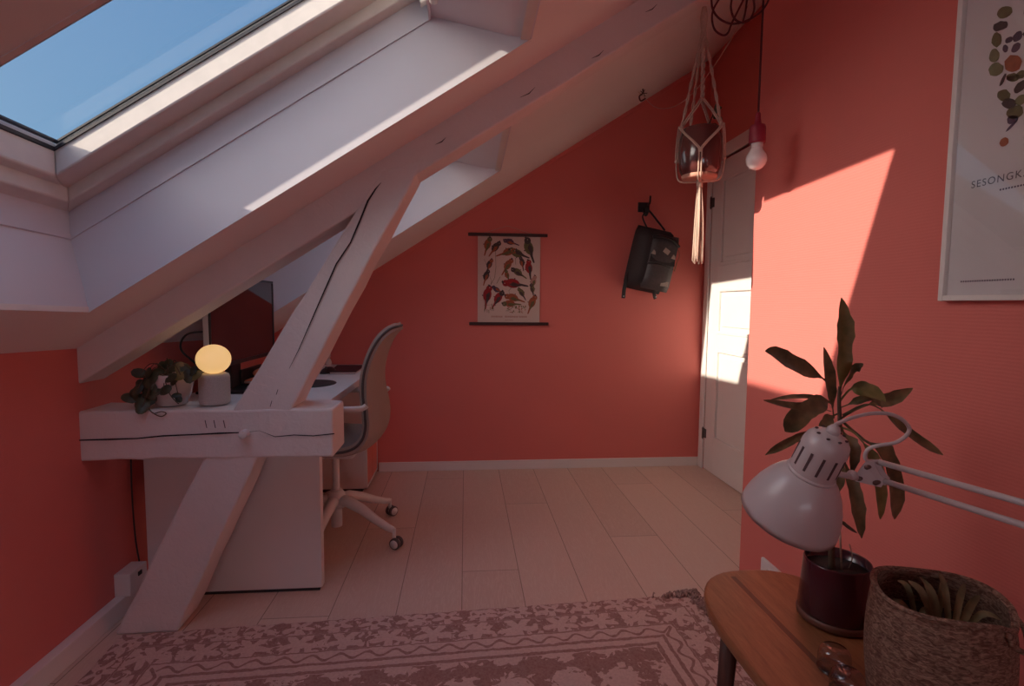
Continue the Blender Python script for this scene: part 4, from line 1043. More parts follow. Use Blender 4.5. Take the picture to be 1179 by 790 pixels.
for k in range(22):
    a = r3.uniform(0, 2 * PI); s_ = r3.uniform(.2, 1); e = Vector((botk.x - .004 + math.cos(a) * .024 * s_, botk.y + math.sin(a) * .024 * s_, tz_ + r3.uniform(-.004, .014)))
    p = botk + Vector((math.cos(a) * .006, math.sin(a) * .006, -.012))
    b.tube(spline([p, p.lerp(e, .45) + Vector((r3.uniform(-.004, .004), r3.uniform(-.004, .004), 0)), e], 5), .0026, 5)
b.build('tassel', M['cotton'], hg)
hpot = thing('hanging_pot', pot_c, 'glossy plum brown pot with unglazed foot hanging in the macrame net', 'flowerpot')
T = Matrix.Translation(pot_c)
MB().lathe([(PR * .80, .012), (PR * .93, .035), (PR, .085), (PR * .97, .14), (PR * .90, .172), (PR * .86, .176), (PR * .83, .172), (PR * .88, .135), (PR * .88, .125), (1e-5, .124)], 40, T).build('pot', M['maroon2'], hpot)
MB().lathe([(1e-5, 0), (PR * .74, 0), (PR * .795, .004), (PR * .82, .014), (1e-5, .014)], 36, T).build('foot', M['terra'], hpot)
MB().lathe([(1e-5, .136), (PR * .87, .134), (PR * .87, .128)], 24, T).build('soil', M['soil'], hpot)


def strap(mb, pts, w, nrm_hint, fold=.25, n=10, mi=0, tipw=.04, wob=0.0, seed=0, blunt=False, petiole=0.0):
    """a lanceolate leaf along pts with a folded midrib"""
    P_ = spline(pts, max(3, n // (len(pts) - 1))); k = len(P_); r5 = random.Random(seed); rows = []
    for i, p in enumerate(P_):
        t = i / (k - 1); d = (P_[min(i + 1, k - 1)] - P_[max(i - 1, 0)]).normalized()
        h = Vector(nrm_hint); sd = d.cross(h); sd = sd.normalized() if sd.length > 1e-5 else d.orthogonal().normalized(); nn = sd.cross(d).normalized()
        ww = w * (math.sin(PI * min(1, .10 + .90 * t ** .95)) ** .6 if not blunt else min(1, 4 * t + .25, 6 * (1 - t) + .45)); ww = max(ww, w * tipw)
        if petiole:
            q = max(0.0, (t - petiole) / (1 - petiole)); sm = min(1, q / .30); sm = sm * sm * (3 - 2 * sm)
            tp = 1.0 if q < .62 else max(0.0, 1 - ((q - .62) / .38) ** (3.2 if blunt else 1.7)); ww = w * max(.13, sm * (.92 + .08 * math.sin(9 * t + seed))) * max(.07, tp)
        ww *= 1 + wob * r5.uniform(-1, 1)
        lift = fold * ww
        rows.append([p - sd * ww + nn * lift, p - sd * ww * .5 + nn * lift * .35, p, p + sd * ww * .5 + nn * lift * .35, p + sd * ww + nn * lift])
    mb.grid(rows, mi)


b = MB(); q = pot_c + Vector((.02, .01, .132))
b.tube(spline([q, q + Vector((.012, 0, .06)), q + Vector((.035, .005, .115))], 5), .0022, 6); b.build('stem', M['stem'], hpot)
for k, (dx, dz, ax, az) in enumerate(((.03, .10, .03, .03), (.036, .115, .01, .025), (.03, .09, .035, -.005), (.018, .05, .03, .015), (.02, .045, -.03, .005), (.012, .05, .01, .02))):
    l = MB(); p = q + Vector((dx, .003, dz)); strap(l, [p, p + Vector((ax * .5, -.004, az * .5 + .006)), p + Vector((ax, -.002, az))], .008, (0, -1, .3), .2, 6); l.build('leaf', M['leafb'], hpot)

# ------------------------------------------------------------------ pendant bulb with looped textile cord
PYY = 1.65
pl_ = atY(871, 180, PYY); pend = thing('pendant_lamp', (pl_.x, PYY, zc(pl_.x, PYY)), 'bare frosted bulb on a burgundy cord with big slack loops near the ceiling', 'pendant lamp')
zb = atY(871, 196, PYY).z; T = Matrix.Translation((pl_.x, PYY, zb)) @ Matrix.Scale(1.1, 4); R_ = .029
bz = [(1e-5, 0), (.009, .0015), (.017, .0055), (.0245, .0135), (.0285, .0235), (.0295, .031), (.0280, .040), (.0235, .0485), (.0185, .055), (.0165, .060), (.016, .066)]
MB().lathe(bz, 28, T).build('bulb', M['bulb'], pend)
MB().lathe([(1e-5, .060), (.0155, .060), (.0165, .067), (.0165, .079), (1e-5, .080)], 24, T).build('bulb_collar', M['bulbcap'], pend)
MB().lathe([(.018, .077), (.0225, .077), (.0230, .082), (.0225, .120), (.020, .128), (.0105, .132), (.0085, .142), (.0065, .162), (.0035, .166), (1e-5, .166)], 28, T).build('socket', M['socket'], pend)
zt_ = zc(pl_.x, PYY)
b = MB(); b.tube([(pl_.x, PYY, zb + .176), (pl_.x + .001, PYY, zb + .5), (pl_.x, PYY, zt_ - .02)], .0032, 8); b.build('cord', M['cord'], pend)
def L_(pts, dy): return [atY(780 + a / 9.825, c / 9.825, PYY + dy) for a, c in pts]
hookp = Vector((pl_.x - .03, PYY, zt_ - .10))
for pts, dy in (([(390, -160), (385, 0), (405, 120), (480, 215), (600, 268), (740, 250), (900, 170), (1000, 60), (1045, -60), (1040, -200)], -.012),
                ([(560, -200), (480, -30), (405, 110), (392, 230), (425, 340), (510, 398), (570, 372), (620, 250), (690, 110), (755, -30), (800, -200)], .012),
                ([(650, -200), (618, -30), (605, 90), (640, 205), (720, 255), (815, 225), (866, 110), (858, -20), (830, -200)], 0.0),
                ([(800, -200), (785, 0), (765, 150), (738, 245)], .02)):
    P_ = L_(pts, dy); P_ = [hookp + Vector((0, dy, 0))] + P_ + ([hookp + Vector((.01, dy, 0))] if len(pts) > 4 else [])
    b = MB(); b.tube(spline(P_, 6), .0032, 8); b.build('cord_loop', M['cord'], pend)
b = MB(); b.tube(spline([hookp + Vector((0, 0, .115)), hookp + Vector((0, 0, .04)), hookp + Vector((.022, 0, .012)), hookp + Vector((0, 0, -.012)), hookp + Vector((-.02, 0, .006))], 5), .004, 8); b.build('hook', M['blackmat'], pend)

# screw eye in the slope with a thin line
eye = Vector((1.04, 3.10, zc(1.04, 3.10)))
ey = thing('ceiling_hook', eye, 'small rusty screw hook in the sloped ceiling with twisted wire', 'hook')
b = MB(); b.tube(spline([eye + Vector((0, 0, .004)), eye + Vector((-.004, -.02, -.03)), eye + Vector((-.025, -.02, -.05)), eye + Vector((-.015, -.02, -.075)), eye + Vector((.012, -.02, -.06))], 5), .0045, 8)
for k in range(5): a = k * 1.3; b.tube([eye + Vector((0, -.015, -.03)), eye + Vector((.022 * math.cos(a), -.02, -.03 + .022 * math.sin(a)))], .0022, 5)
b.build('screw_hook', M['hinge'], ey)
b = MB(); b.tube(spline([atY(735, 106, 3.08), atY(741, 111, 3.1), atY(752, 122, 3.1), atY(764, 125, 3.05), atY(780, 121, 2.9), atY(800, 105, 2.6), atY(822, 76, 2.3), atY(850, 30, 2.0), Vector((NEARW, 1.9, 2.37))], 6), .0016, 6)
b.build('line', M['cotton'], ey)

# ------------------------------------------------------------------ framed poster on the near wall
fy1, fz0 = 1.098, 1.135; fy0, fz1 = fy1 - .515, fz0 + .715
pf_ = thing('framed_poster', (NEARW, (fy0 + fy1) / 2, fz0), 'white framed seasonal calendar poster with ring of leaves and vegetables', 'picture')
b = MB(); fw = .012
for a in ((fy0, fy0 + fw, fz0, fz1), (fy1 - fw, fy1, fz0, fz1), (fy0 + fw, fy1 - fw, fz0, fz0 + fw), (fy0 + fw, fy1 - fw, fz1 - fw, fz1)): b.box(NEARW - .022, NEARW, a[0], a[1], a[2], a[3])
b.build('frame', M['trim'], pf_, bevel=.0015)
XP = NEARW - .011
b = MB(); b.add([(XP, fy0 + fw, fz0 + fw), (XP, fy1 - fw, fz0 + fw), (XP, fy1 - fw, fz1 - fw), (XP, fy0 + fw, fz1 - fw)], [(0, 1, 2, 3)])
r6 = random.Random(12); cyp, czp = (fy0 + fy1) / 2, fz1 - .275
def blob(y, z, ry, rz, an, mi, n=14, lift=.0008):
    pts = []
    for k in range(n):
        a = 2 * PI * k / n; e = 1 + r6.uniform(-.09, .09); u, v = ry * math.cos(a) * e, rz * math.sin(a) * e
        pts.append((XP - lift, y + u * math.cos(an) - v * math.sin(an), z + u * math.sin(an) + v * math.cos(an)))
    b.add(pts, [tuple(range(n))], mi)
# leaves that the photograph shows along the left of the ring
seen = [(1157, 14, .017, .011, .5, 2), (1152, 30, .017, .009, .4, 3), (1148, 46, .016, .010, 1.2, 2), (1145, 64, .015, .010, 1.2, 4), (1147, 80, .018, .012, .7, 4), (1167, 73, .021, .014, .9, 5), (1155, 92, .012, .004, 2.0, 3), (1164, 90, .008, .005, .4, 6), (1156, 110, .016, .010, .8, 2), (1162, 119, .016, .009, .6, 3), (1169, 129, .017, .012, .4, 2), (1165, 145, .013, .003, 2.5, 6), (1162, 46, .008, .006, .4, 6), (1158, 56, .009, .005, 1.2, 6), (1172, 42, .010, .009, 1.0, 6), (1170, 55, .009, .009, 1.0, 6), (1175, 100, .010, .012, 1, 3), (1176, 115, .012, .010, .3, 4), (1176, 86, .010, .008, .3, 2)]
for px, py, ry, rz, an, mi in seen:
    p = atX(px, py, XP); blob(p.y, p.z, ry, rz, an, mi)
for k in range(46):
    a = 2 * PI * k / 46; rr = .155 + r6.uniform(-.03, .03); y, z = cyp + rr * math.cos(a), czp + rr * 1.05 * math.sin(a)
    if y > .985: continue
    blob(y, z, r6.uniform(.008, .018), r6.uniform(.006, .011), r6.uniform(0, 3), r6.choice((2, 2, 3, 4, 5, 6)))
for k in range(4):   # small rows of fine print under the title, unreadable in the photo
    for j in range(9):
        y = 1.015 - j * .0085; b.add([(XP - .0006, y - .001 * k, fz0 + .205 - .010 * k), (XP - .0006, y - .006 - .001 * k, fz0 + .205 - .010 * k), (XP - .0006, y - .006 - .001 * k, fz0 + .2065 - .010 * k), (XP - .0006, y - .001 * k, fz0 + .2065 - .010 * k)], [(0, 1, 2, 3)], 6) if k < 0 else None
for j in range(22):
    y = 1.055 - j * .0052; b.add([(XP - .0006, y, fz0 + .040), (XP - .0006, y - .0034, fz0 + .040), (XP - .0006, y - .0034, fz0 + .0435), (XP - .0006, y, fz0 + .0435)], [(0, 1, 2, 3)], 6)
for j in range(14):
    y = .985 - j * .0056; b.add([(XP - .0006, y, fz0 + .222), (XP - .0006, y - .0036, fz0 + .222), (XP - .0006, y - .0036, fz0 + .2255), (XP - .0006, y, fz0 + .2255)], [(0, 1, 2, 3)], 6)
prn = b.build('print', [M['paperw'], M['ink'], M['inkgr'], M['inkdk'], M['inkgn'], M['inkor'], M['inkvi']], pf_, fix=False)
tcu = bpy.data.curves.new('title', 'FONT'); tcu.body = 'SESONGKALENDER'; tcu.size = .034; tcu.space_character = 1.18; tcu.align_x = 'CENTER'; tcu.align_y = 'CENTER'
tob = bpy.data.objects.new('title_tmp', tcu); COL.objects.link(tob)
dg = bpy.context.evaluated_depsgraph_get(); tme = bpy.data.meshes.new_from_object(tob.evaluated_get(dg)); bpy.data.objects.remove(tob)
for v in tme.vertices:
    x, y = v.co.x, v.co.y; v.co = Vector((-.0009, -x, y))      # reads left to right when seen from inside the room
w_ = max(v.co.y for v in tme.vertices) - min(v.co.y for v in tme.vertices)
for v in tme.vertices: v.co.y *= .205 / w_; v.co.z *= .62
tme.materials.clear(); tme.materials.append(M['ink'])
tt = bpy.data.objects.new('title', tme); COL.objects.link(tt); tt.parent = prn; tt.location = Vector((XP, 1.046 - .1025, 1.381)) - world_loc(prn); tt['label'] = 'grey capital letter title'
MB().add([(NEARW - .017, fy0 + fw, fz0 + fw), (NEARW - .017, fy1 - fw, fz0 + fw), (NEARW - .017, fy1 - fw, fz1 - fw), (NEARW - .017, fy0 + fw, fz1 - fw)], [(0, 1, 2, 3)]).build('glazing', M['picglass'], pf_)

# ------------------------------------------------------------------ sockets
ws = thing('wall_socket', (NEARW, 1.69, .14), 'white wall socket low on the coral wall behind the side table', 'socket')
MB().box(NEARW - .012, NEARW, 1.645, 1.755, .125, .205).build('plate', M['plastic'], ws, bevel=.003)
b = MB(); b.lathe([(1e-5, 0), (.019, 0), (.021, .004), (.021, .001)], 20, Matrix.Translation((NEARW - .013, 1.70, .165)) @ Matrix.Rotation(-PI / 2, 4, 'Y')); b.build('outlet_ring', M['trim'], ws)
cb = thing('cable_box', (KNEE, 1.97, .068), 'white wall mounted cable box at the baseboard behind the strut', 'cable box')
MB().box(KNEE, KNEE + .055, 1.90, 2.0, .068, .150).build('body', M['trim'], cb, bevel=.003)
b = MB(); b.box(KNEE + .055, KNEE + .058, 1.945, 1.965, .12, .135); b.build('slot', M['blackmat'], cb)
b = MB(); b.tube(spline([(KNEE + .02, 2.003, .70), (KNEE + .012, 2.003, .45), (KNEE + .016, 2.003, .25), (KNEE + .03, 1.998, .146)], 6), .003, 6)
cbl = b.build('power_cable', M['blackmat']); tag(cbl, 'thin dark cable running down the knee wall behind the desk end', 'cable')

# ------------------------------------------------------------------ side table
TZ = .45
sx0, sx1, sy1, sy0 = .527, .895, 1.225, -.35
cxm = (sx0 + sx1) / 2; rx = (sx1 - sx0) / 2
tb = thing('side_table', (cxm, .5, 0), 'low narrow teak table with rounded end along the coral wall', 'table')
ol = []
for i in range(25):
    a = PI * i / 24; c_, s_ = math.cos(a), math.sin(a); e = .78
    ol.append((cxm + rx * (abs(c_) ** e) * (1 if c_ > 0 else -1), sy1 - .30 + .30 * (s_ ** e)))
for i in range(25):
    a = PI + PI * i / 24; c_, s_ = math.cos(a), math.sin(a); e = .78
    ol.append((cxm + rx * (abs(c_) ** e) * (1 if c_ > 0 else -1), sy0 + .30 - .30 * (abs(s_) ** e)))
b = MB(); b.prism(ol, 'Z', TZ - .022, TZ); topo = b.build('table_top', M['table'], tb, bevel=.006, seg=3)
b = MB(); b.box(.656, .668, sy0 + .06, 1.192, TZ - .004, TZ + .0004); b.build('inlay_strip', M['tabledk'], topo)
b = MB(); b.box(sx0 + .05, sx0 + .068, sy0 + .25, sy1 - .22, TZ - .075, TZ - .022); b.box(sx1 - .068, sx1 - .05, sy0 + .25, sy1 - .22, TZ - .075, TZ - .022); b.box(sx0 + .05, sx1 - .05, sy1 - .24, sy1 - .222, TZ - .075, TZ - .022); b.box(sx0 + .05, sx1 - .05, sy0 + .25, sy0 + .268, TZ - .075, TZ - .022)
b.build('apron', M['legwood'], tb)
for x, y in ((sx0 + .045, 1.03), (sx1 - .045, 1.03), (sx0 + .045, sy0 + .2), (sx1 - .045, sy0 + .2)):
    b = MB(); dx, dy = (-.012 if x < cxm else .012), (.02 if y > 0 else -.02)
    b.tube([(x, y, TZ - .022), (x + dx, y + dy, .012 if y < 1.6 else 0)], [.019, .0135], 14); b.build('leg', M['legwood'], tb)

# ------------------------------------------------------------------ dracaena in maroon pot
dc = Vector((.793, 1.010, TZ + .0005))
dp = thing('potted_dracaena', dc, 'tall dracaena with drooping leaves in a glossy maroon pot on the table', 'plant')
T = Matrix.Translation(dc)
MB().lathe([(1e-5, 0), (.066, 0), (.0725, .003), (.0735, .013), (.071, .018), (1e-5, .018)], 40, T).build('saucer', M['saucer'], dp)
MB().lathe([(.060, .014), (.0705, .016), (.0715, .024), (.0695, .05), (.0665, .09), (.0640, .128), (.0625, .1315), (.0610, .129), (.062, .105), (1e-5, .104)], 44, T).build('pot', M['maroon'], dp)
MB().lathe([(1e-5, .112), (.0615, .110), (.0615, .106)], 26, T).build('soil', M['soil'], dp)
b = MB()
sp = [dc + Vector((-.012, 0, .108))] + [atY(px, py, 1.012) for px, py in ((957, 600), (961, 570), (965, 530), (967, 495), (966, 460), (967, 445))]
b.tube(spline(sp, 5), [.0065 - .0035 * i / 30 for i in range(31)], 10); b.build('trunk', M['stem'], dp)
b = MB(); b.tube([dc + Vector((.006, -.006, .106)), atY(966, 585, 1.0)], .0022, 6); b.tube(spline([dc + Vector((.025, 0, .106)), dc + Vector((.03, -.004, .135)), dc + Vector((.022, -.004, .165))], 4), .0012, 5); b.build('support_stick', M['cotton'], dp)
def D(pts, w, mat, hint=(0, -1, .25), fold=.3, wob=.05, seed=0, blunt=False, n=16, pet=.16):
    l = MB(); strap(l, [atY(px, py, Y) for px, py, Y in pts], w * 1.12, hint, fold, n, 0, .05, wob * 1.5, seed, blunt, pet); return l.build('leaf', mat, dp)
g, ol_ = M['leafd'], M['leafo']
D([(966, 463, 1.012), (968, 440, 1.01), (971, 405, 1.005), (971, 372, 1.0), (968.6, 343, .995)], .0175, ol_, (0, -1, 0), .35, .09, 1)
D([(960, 482, 1.01), (957, 458, 1.0), (953, 430, .985), (948.4, 400, .975)], .0130, g, (.2, -1, 0), .35, .08, 2)
D([(958, 446, 1.01), (946, 435, 1.0), (930, 427, .985), (910, 417, .97), (891, 406, .96), (881, 404.5, .955)], .0155, g, (.1, -1, .35), .25, .05, 3)
D([(958, 470, 1.01), (942, 459.5, .99), (915, 457.5, .965), (886, 461, .945)], .0062, g, (0, -.6, .8), .4, .05, 4)
D([(957, 474, 1.01), (938, 469.5, .98), (912, 468, .955), (879, 461, .935)], .0085, g, (0, -.8, .6), .35, .05, 5)
D([(960, 468, 1.01), (951, 462, .985), (935, 469, .96), (917, 482, .945), (904, 497, .935)], .0185, g, (-.1, -.9, .4), .22, .05, 6, True)
D([(957, 495, 1.01), (928, 500.5, .965), (905, 511, .95), (881, 524, .935)], .0080, g, (-.1, -.8, .5), .35, .06, 7)
D([(968, 482, 1.012), (985, 472, 1.02), (1006, 464, 1.025), (1026, 459.5, 1.03), (1051, 447, 1.035)], .0130, g, (0, -1, .5), .3, .05, 8, False, 16, .42)
D([(967, 462, 1.012), (978, 449, 1.0), (990, 448, .985), (1006, 453, .97), (1020, 463, .955)], .0150, ol_, (0, -1, .4), .30, .06, 9, False, 16, .25)
D([(968, 455, 1.012), (974, 438, 1.0), (982, 425, .985), (994, 419, .975)], .0110, g, (.3, -.8, .3), .4, .08, 10)
D([(970, 478, 1.012), (995, 466, 1.0), (1013, 471, .985), (1035, 490, .97), (1060, 509, .96), (1086, 524, .95)], .0130, g, (.2, -.9, .5), .30, .04, 11, False, 16, .42)
D([(968, 492, 1.012), (985, 500, .99), (1003, 525, .975), (1012, 560, .97), (1013.5, 598, .975)], .0150, ol_, (.1, -1, .1), .35, .08, 12, False, 16, .35)
D([(970, 486, 1.012), (995, 507, 1.0), (1018, 521, .985), (1028, 555, .98), (1030, 598, .985)], .0220, g, (.3, -1, .1), .3, .10, 13, True, 16, .30)
D([(966, 515, 1.012), (975, 540, .985), (982, 562, .975), (988, 595, .97), (992, 620, .972)], .0140, g, (0, -1, .1), .35, .09, 14)
D([(966, 510, 1.012), (964, 530, .99), (966, 550, .98), (965, 568, .982)], .0100, g, (-.2, -1, .1), .4, .1, 15)
D([(967, 488, 1.012), (974, 505, .995), (982, 520, .985), (980, 545, .985)], .0150, g, (.1, -1, .1), .4, .1, 16)
D([(965, 596, 1.012), (974, 605, 1.0), (987, 614, .99)], .0035, M['stem'], (0, -1, .1), .3, .05, 17)
D([(965, 476, 1.012), (955, 482, .995), (949, 490, .985), (944, 496, .98)], .0120, g, (-.1, -.9, .4), .3, .06, 18)
D([(967, 470, 1.012), (985, 463, 1.0), (1003, 459, .99), (1016, 470, .98)], .0100, g, (.1, -.6, .7), .3, .06, 19)

# ------------------------------------------------------------------ basket with strappy plant
bc = Vector((.772, .752, TZ + .0005)); BH, BR = .202, .0965
bk_ = thing('plant_basket', bc, 'woven seagrass basket with slumped rim beside the maroon pot', 'basket')
b = MB(); rows_out, rows_in = [], []; NA, NH = 56, 12
def rimdip(a): return -.012 * math.exp(-((a - 5.25) / .30) ** 2) + .004 * math.sin(3 * a + 1)
for j in range(NH + 1):
    t = j / NH; ro, ri = [], []
    for i in range(NA + 1):
        a = 2 * PI * (i % NA) / NA; r = BR * (.90 + .13 * math.sin(PI * min(1, t * .75 + .05)) - .03 * t ** 4) * (1 + .02 * math.sin(2 * a + 1) * t); z = BH * t + rimdip(a) * t ** 3
        rr = r + .0012 * math.sin(t * NH * PI); ro.append(bc + Vector((rr * math.cos(a), rr * math.sin(a), z))); ri.append(bc + Vector(((r - .006) * math.cos(a), (r - .006) * math.sin(a), max(z, .006))))
    rows_out.append(ro); rows_in.append(ri)
b.grid(rows_out); b.grid(rows_in); b.grid([rows_out[-1], rows_in[-1]]); b.add(rows_out[0][:-1], [tuple(range(NA))]); b.add(rows_in[0][:-1], [tuple(range(NA))])
bask = b.build('basket_body', M['basket'], bk_)
b = MB(); b.tube([p for p in rows_out[-1]], .0042, 8, caps=False); b.build('rim', M['basket'], bk_)
b = MB(); e0 = bc + Vector((BR * .93 * math.cos(5.55), BR * .93 * math.sin(5.55), BH - .004)); e1 = bc + Vector((BR * .93 * math.cos(4.95), BR * .93 * math.sin(4.95), BH - .004))
b.tube(spline([e0, e0 + Vector((.012, -.006, -.02)), (e0 + e1) / 2 + Vector((.010, -.018, -.034)), e1 + Vector((0, -.01, -.018)), e1], 6), .0042, 8); b.build('handle_loop', M['basket'], bk_)
MB().lathe([(1e-5, BH - .055), (BR - .008, BH - .06), (BR - .006, BH - .066)], 30, Matrix.Translation(bc)).build('soil', M['soil'], bk_)
ps = thing('strap_leaf_plant', bc + Vector((0, 0, BH - .055)), 'sparse half dried strap-leaved plant growing inside the woven basket', 'plant')
r7 = random.Random(21); z0_ = BH - .057
spec = [((-.02, .02), (-.03, .05), .055, .006), ((-.005, .0), (-.02, .04), .06, .0075), ((.0, .0), (.005, .035), .062, .0085), ((.01, -.01), (.045, .05), .068, .006), ((.012, -.015), (.075, .03), .056, .0055), ((.015, -.02), (.085, .012), .045, .006), ((.02, -.02), (.06, -.045), .04, .005), ((-.03, .01), (-.065, .03), .03, .005), ((-.04, .0), (-.075, .01), .025, .005), ((-.02, -.01), (-.045, -.01), .03, .0055), ((.01, .01), (.02, .06), .055, .006), ((.02, .02), (.06, .055), .05, .005)]
for k, ((ax, ay), (tx, ty), h, w) in enumerate(spec):
    a = bc + Vector((ax, ay, z0_)); t = bc + Vector((tx, ty, z0_ + h)); m_ = a.lerp(t, .5) + Vector((0, 0, .022 - .004 * (k % 3)))
    l = MB(); strap(l, [a, m_, t], w, (0, -.7, .7), .25, 10, 0, .06, .04, k); l.build('leaf', M['leafy'], ps)

# ------------------------------------------------------------------ two little glasses on the table
for (px, py), lab in (((960, 771), 'small clear upturned glass on the teak table just below the maroon pot'), ((975, 800), 'small clear upturned glass nearest the front edge of the photo beside the basket')):
    g0 = atZ(px, py, TZ); g_ = thing('votive_glass', (g0.x, g0.y, TZ), lab, 'glass', 'upturned clear glasses on the side table')
    T = Matrix.Translation((g0.x, g0.y, TZ + .0005))
    MB().lathe([(.0270, 0), (.0275, .010), (.0272, .026), (.0255, .035), (.0210, .0405), (.012, .0425), (1e-5, .043)], 36, T).build('bowl', M['clear'], g_)
    MB().lathe([(.0262, 0), (.0282, 0), (.0282, .003), (.0262, .003)], 36, T, closed=True).build('rim', M['clear'], g_)

# ------------------------------------------------------------------ white architect lamp reaching over the table
LY = .865
dl = thing('desk_lamp', (.80, .06, TZ), 'white jointed desk lamp reaching over the table in front of the plant', 'lamp')
topc = atY(958, 499, LY - .035); rimc = atY(907, 594, LY + .035)
ax = (topc - rimc).normalized(); LEN = (topc - rimc).length
qz = Vector((0, 0, 1)).rotation_difference(ax); LT = Matrix.Translation(rimc) @ qz.to_matrix().to_4x4()
SR = .085; S_ = LEN / .195
shade = [(SR * .985, .001), (SR, 0), (SR * .99, .012), (SR * .95, .030), (SR * .87, .052), (SR * .76, .073), (SR * .62, .092), (SR * .50, .103), (SR * .455, .106)]
inner = [(r - .0016, z + .0004) for r, z in reversed(shade)]
b = MB(); b.lathe([(r, z * S_) for r, z in shade + inner], 48, LT, closed=True); shd = b.build('shade', M['lamp'], dl)
hr = SR * .455
head = [(hr, .104), (hr * 1.0, .112), (hr * .985, .150), (hr * .97, .168), (hr * .90, .180), (hr * .74, .189), (hr * .45, .195), (.008, .197), (1e-5, .197)]
b = MB(); b.lathe([(r, z * S_) for r, z in head], 36, LT); b.lathe([(hr * 1.02, .1045 * S_), (hr * 1.06, .108 * S_), (hr * 1.02, .1115 * S_)], 36, LT); hd = b.build('lamp_head', M['lamp'], dl)
for k in range(12):
    a = 2 * PI * k / 12
    b = MB(); c_, s_ = math.cos(a), math.sin(a); r = hr * 1.004
    pts = [LT @ Vector((r * math.cos(a + da), r * math.sin(a + da), z * S_)) for da, z in ((-.055, .122), (.055, .122), (.055, .160), (-.055, .160))]
    pts2 = [LT @ Vector(((r - .003) * math.cos(a + da), (r - .003) * math.sin(a + da), z * S_)) for da, z in ((-.055, .122), (.055, .122), (.055, .160), (-.055, .160))]
    b.hexa(pts2 + pts); b.build('vent_slot', M['lampdk'], hd)
for k in range(8):
    a = 2 * PI * k / 8; b = MB(); r = hr * .62; ce = LT @ Vector((r * math.cos(a), r * math.sin(a), .1925 * S_)); b.ball(ce, .0032, 6, 0, (1, 1, .6)); b.build('vent_hole', M['lampdk'], hd)
b = MB(); b.lathe([(.010, .194 * S_), (.011, .203 * S_), (.007, .210 * S_), (1e-5, .211 * S_)], 16, LT); b.build('cord_grip', M['lamp'], hd)
b = MB(); b.ball(LT @ Vector((0, 0, .03 * S_)), .026, 10); b.build('bulb', M['bulb'], dl)
# bracket and arms
A1, A2 = atY(1012, 532, .865), atY(1018, 554, .858)
B1, B2 = atY(1185, 581, .675), atY(1185, 607, .668)
nrm = (B1 - A1).cross(A2 - A1).normalized()
bpts = [atY(986, 548, .872), atY(999, 531, .870), atY(1008, 530, .866), atY(1016, 545, .862), atY(1022, 552, .858), atY(1017, 560, .858), atY(1000, 556, .866), atY(988, 553, .872)]
b = MB(); k = len(bpts)
for off in (.006, -.008):
    f_ = [p + nrm * off for p in bpts]; g_ = [p + nrm * (off + .002) for p in bpts]
    b.add(f_ + g_, [tuple(range(k)), tuple(range(2 * k - 1, k - 1, -1))] + [(i, (i + 1) % k, (i + 1) % k + k, i + k) for i in range(k)])
b.build('bracket', M['lamp'], dl)
for p in (atY(1001, 537, .868), atY(992, 550, .871), atY(1011, 555, .860)):
    for s_ in (-1,):
        b = MB(); q = Vector((0, 0, 1)).rotation_difference(nrm).to_matrix().to_4x4(); b.lathe([(1e-5, -.011), (.0035, -.011), (.0045, -.009), (.0045, .012), (1e-5, .012)], 12, Matrix.Translation(p) @ q); b.build('bolt', M['bolt'], dl)
side = LT @ Vector((0, 0, .115 * S_)); jn = atY(986, 550, .870)
b = MB(); b.tube([side + (jn - side).normalized() * (hr * .9), jn], .0055, 10); b.ball(atY(981, 547, .870), .009, 8); b.build('swivel_joint', M['lamp'], dl)
def ext(a, b_, t): return a + (b_ - a) * t
E1, E2 = ext(A1, B1, 2.35), ext(A2, B2, 2.35)
for a, e in ((A1, E1), (A2, E2)):
    b = MB(); b.tube([a, e], .0055, 10); b.build('arm_rod', M['lamp'], dl)
b = MB(); b.tube([E1 + Vector((0, 0, .02)), E2 + Vector((0, 0, -.03))], .012, 12); b.build('elbow', M['lamp'], dl)
bs = Vector((.80, .06, TZ))
for o_ in (-.014, .014):
    b = MB(); b.tube([E2 + Vector((o_, 0, -.02)), bs + Vector((o_, 0, .075))], .0055, 10); b.build('arm_rod', M['lamp'], dl)
b = MB(); b.lathe([(1e-5, 0), (.085, 0), (.088, .004), (.086, .018), (.03, .026), (.018, .032), (.018, .085), (1e-5, .086)], 36, Matrix.Translation(bs)); b.build('foot', M['lamp'], dl)
b = MB()
cp = [(960, 491, .832), (966, 487, .835), (985, 480, .845), (1005, 476, .85), (1025, 477, .85), (1040, 484, .848), (1047, 494, .848), (1042, 503, .85), (1030, 510, .855), (1012, 513, .86), (1000, 517, .866), (996, 525, .869), (1000, 531, .868)]
b.tube(spline([atY(*p) for p in cp] + [ext(A1, B1, .1) + Vector((0, .010, -.001)), ext(A1, B1, 1.0) + Vector((.004, .009, -.003))], 5), .0034, 8); b.build('power_cord', M['lamp'], dl)

# ------------------------------------------------------------------ light
SUN_DIR = Vector((1.0, 0.33, -0.35)).normalized()
sun = bpy.data.lights.new('sun', 'SUN'); sun.energy = 6.2; sun.color = (1.0, 0.83, 0.66); sun.angle = math.radians(0.6)
so = bpy.data.objects.new('sun', sun); COL.objects.link(so); so.rotation_euler = SUN_DIR.to_track_quat('-Z', 'Y').to_euler(); so.location = (-4, -1, 4)

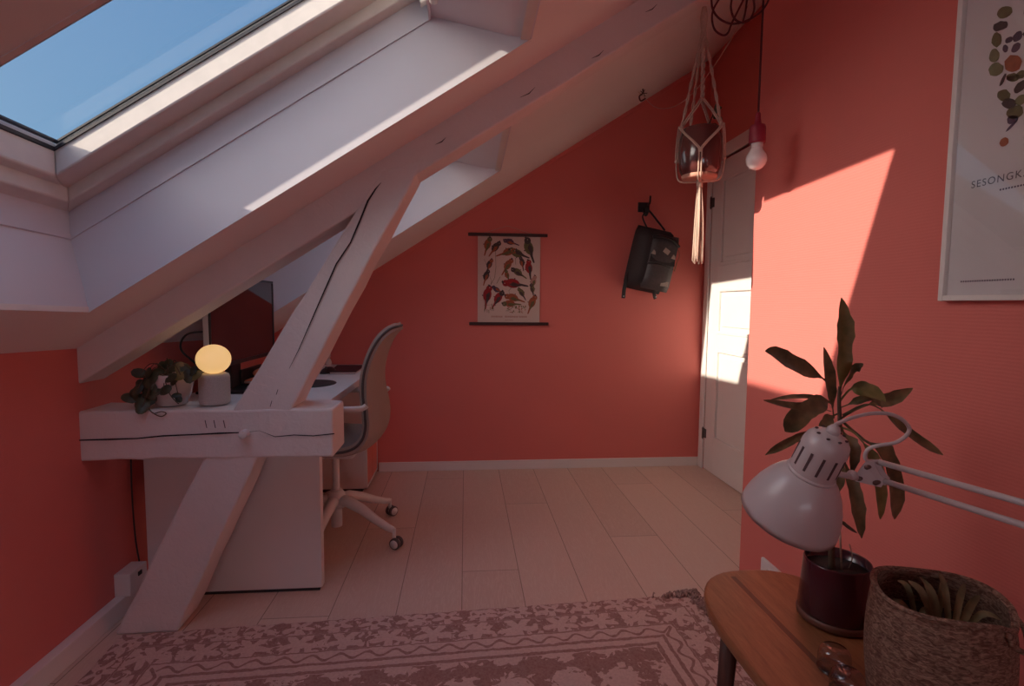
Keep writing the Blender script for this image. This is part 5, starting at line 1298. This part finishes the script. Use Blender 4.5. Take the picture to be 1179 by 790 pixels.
w = bpy.data.worlds.new('sky'); sc.world = w; w.use_nodes = True; nt = w.node_tree
bg = nt.nodes['Background']
tc = nd(nt, 'ShaderNodeTexCoord'); sep = nd(nt, 'ShaderNodeSeparateXYZ'); nt.links.new(tc.outputs['Generated'], sep.inputs[0])
ramp = nd(nt, 'ShaderNodeValToRGB'); cr = ramp.color_ramp
cr.elements[0].position = 0.0; cr.elements[0].color = (.29, .45, .57, 1)
cr.elements[1].position = 0.56; cr.elements[1].color = (.107, .23, .435, 1)
e = cr.elements.new(.72); e.color = (.44, .62, .98, 1); e = cr.elements.new(1.0); e.color = (.62, .84, 1.3, 1)
e = cr.elements.new(.22); e.color = (.175, .325, .51, 1)
nt.links.new(sep.outputs[2], ramp.inputs[0])
# brighter, paler sky around the sun
dotn = nd(nt, 'ShaderNodeVectorMath', operation='DOT_PRODUCT'); nt.links.new(tc.outputs['Generated'], dotn.inputs[0]); dotn.inputs[1].default_value = -SUN_DIR
gl_ = math_n(nt, 'POWER', math_n(nt, 'MAXIMUM', dotn.outputs['Value'], 0.0), 6.0)
gsc = nd(nt, 'ShaderNodeVectorMath', operation='SCALE'); gsc.inputs[0].default_value = (1.0, .85, .74); nt.links.new(math_n(nt, 'MULTIPLY', gl_, 6.0), gsc.inputs['Scale'])
addn = nd(nt, 'ShaderNodeVectorMath', operation='ADD'); nt.links.new(ramp.outputs[0], addn.inputs[0]); nt.links.new(gsc.outputs[0], addn.inputs[1])
nt.links.new(addn.outputs[0], bg.inputs['Color']); bg.inputs['Strength'].default_value = 1.0

# fill light added outside the rear opening to brighten the foreground
al = bpy.data.lights.new('rear_fill_light', 'AREA'); al.shape = 'RECTANGLE'; al.size = 1.3; al.size_y = .5; al.energy = 5.5; al.color = (.97, .93, 1.0)
ao = bpy.data.objects.new('rear_fill_light', al); COL.objects.link(ao); ao.location = (.10, REAR - .2, 1.08); ao.rotation_euler = (math.radians(90), 0, 0)
pl2 = bpy.data.lights.new('globe_light', 'POINT'); pl2.energy = .22; pl2.color = (1, .52, .2); pl2.shadow_soft_size = .05
po = bpy.data.objects.new('globe_light', pl2); COL.objects.link(po); po.location = (-.865, 1.872, BZ + .156)

vs_ = sc.view_settings
vs_.view_transform = 'Standard'; vs_.look = 'None'; vs_.exposure = 0.25; vs_.gamma = 1.0
try: vs_.use_curve_mapping = False
except Exception: pass
sc.cycles.max_bounces = 12; sc.cycles.diffuse_bounces = 8; sc.cycles.use_denoising = True; sc.cycles.transparent_max_bounces = 16
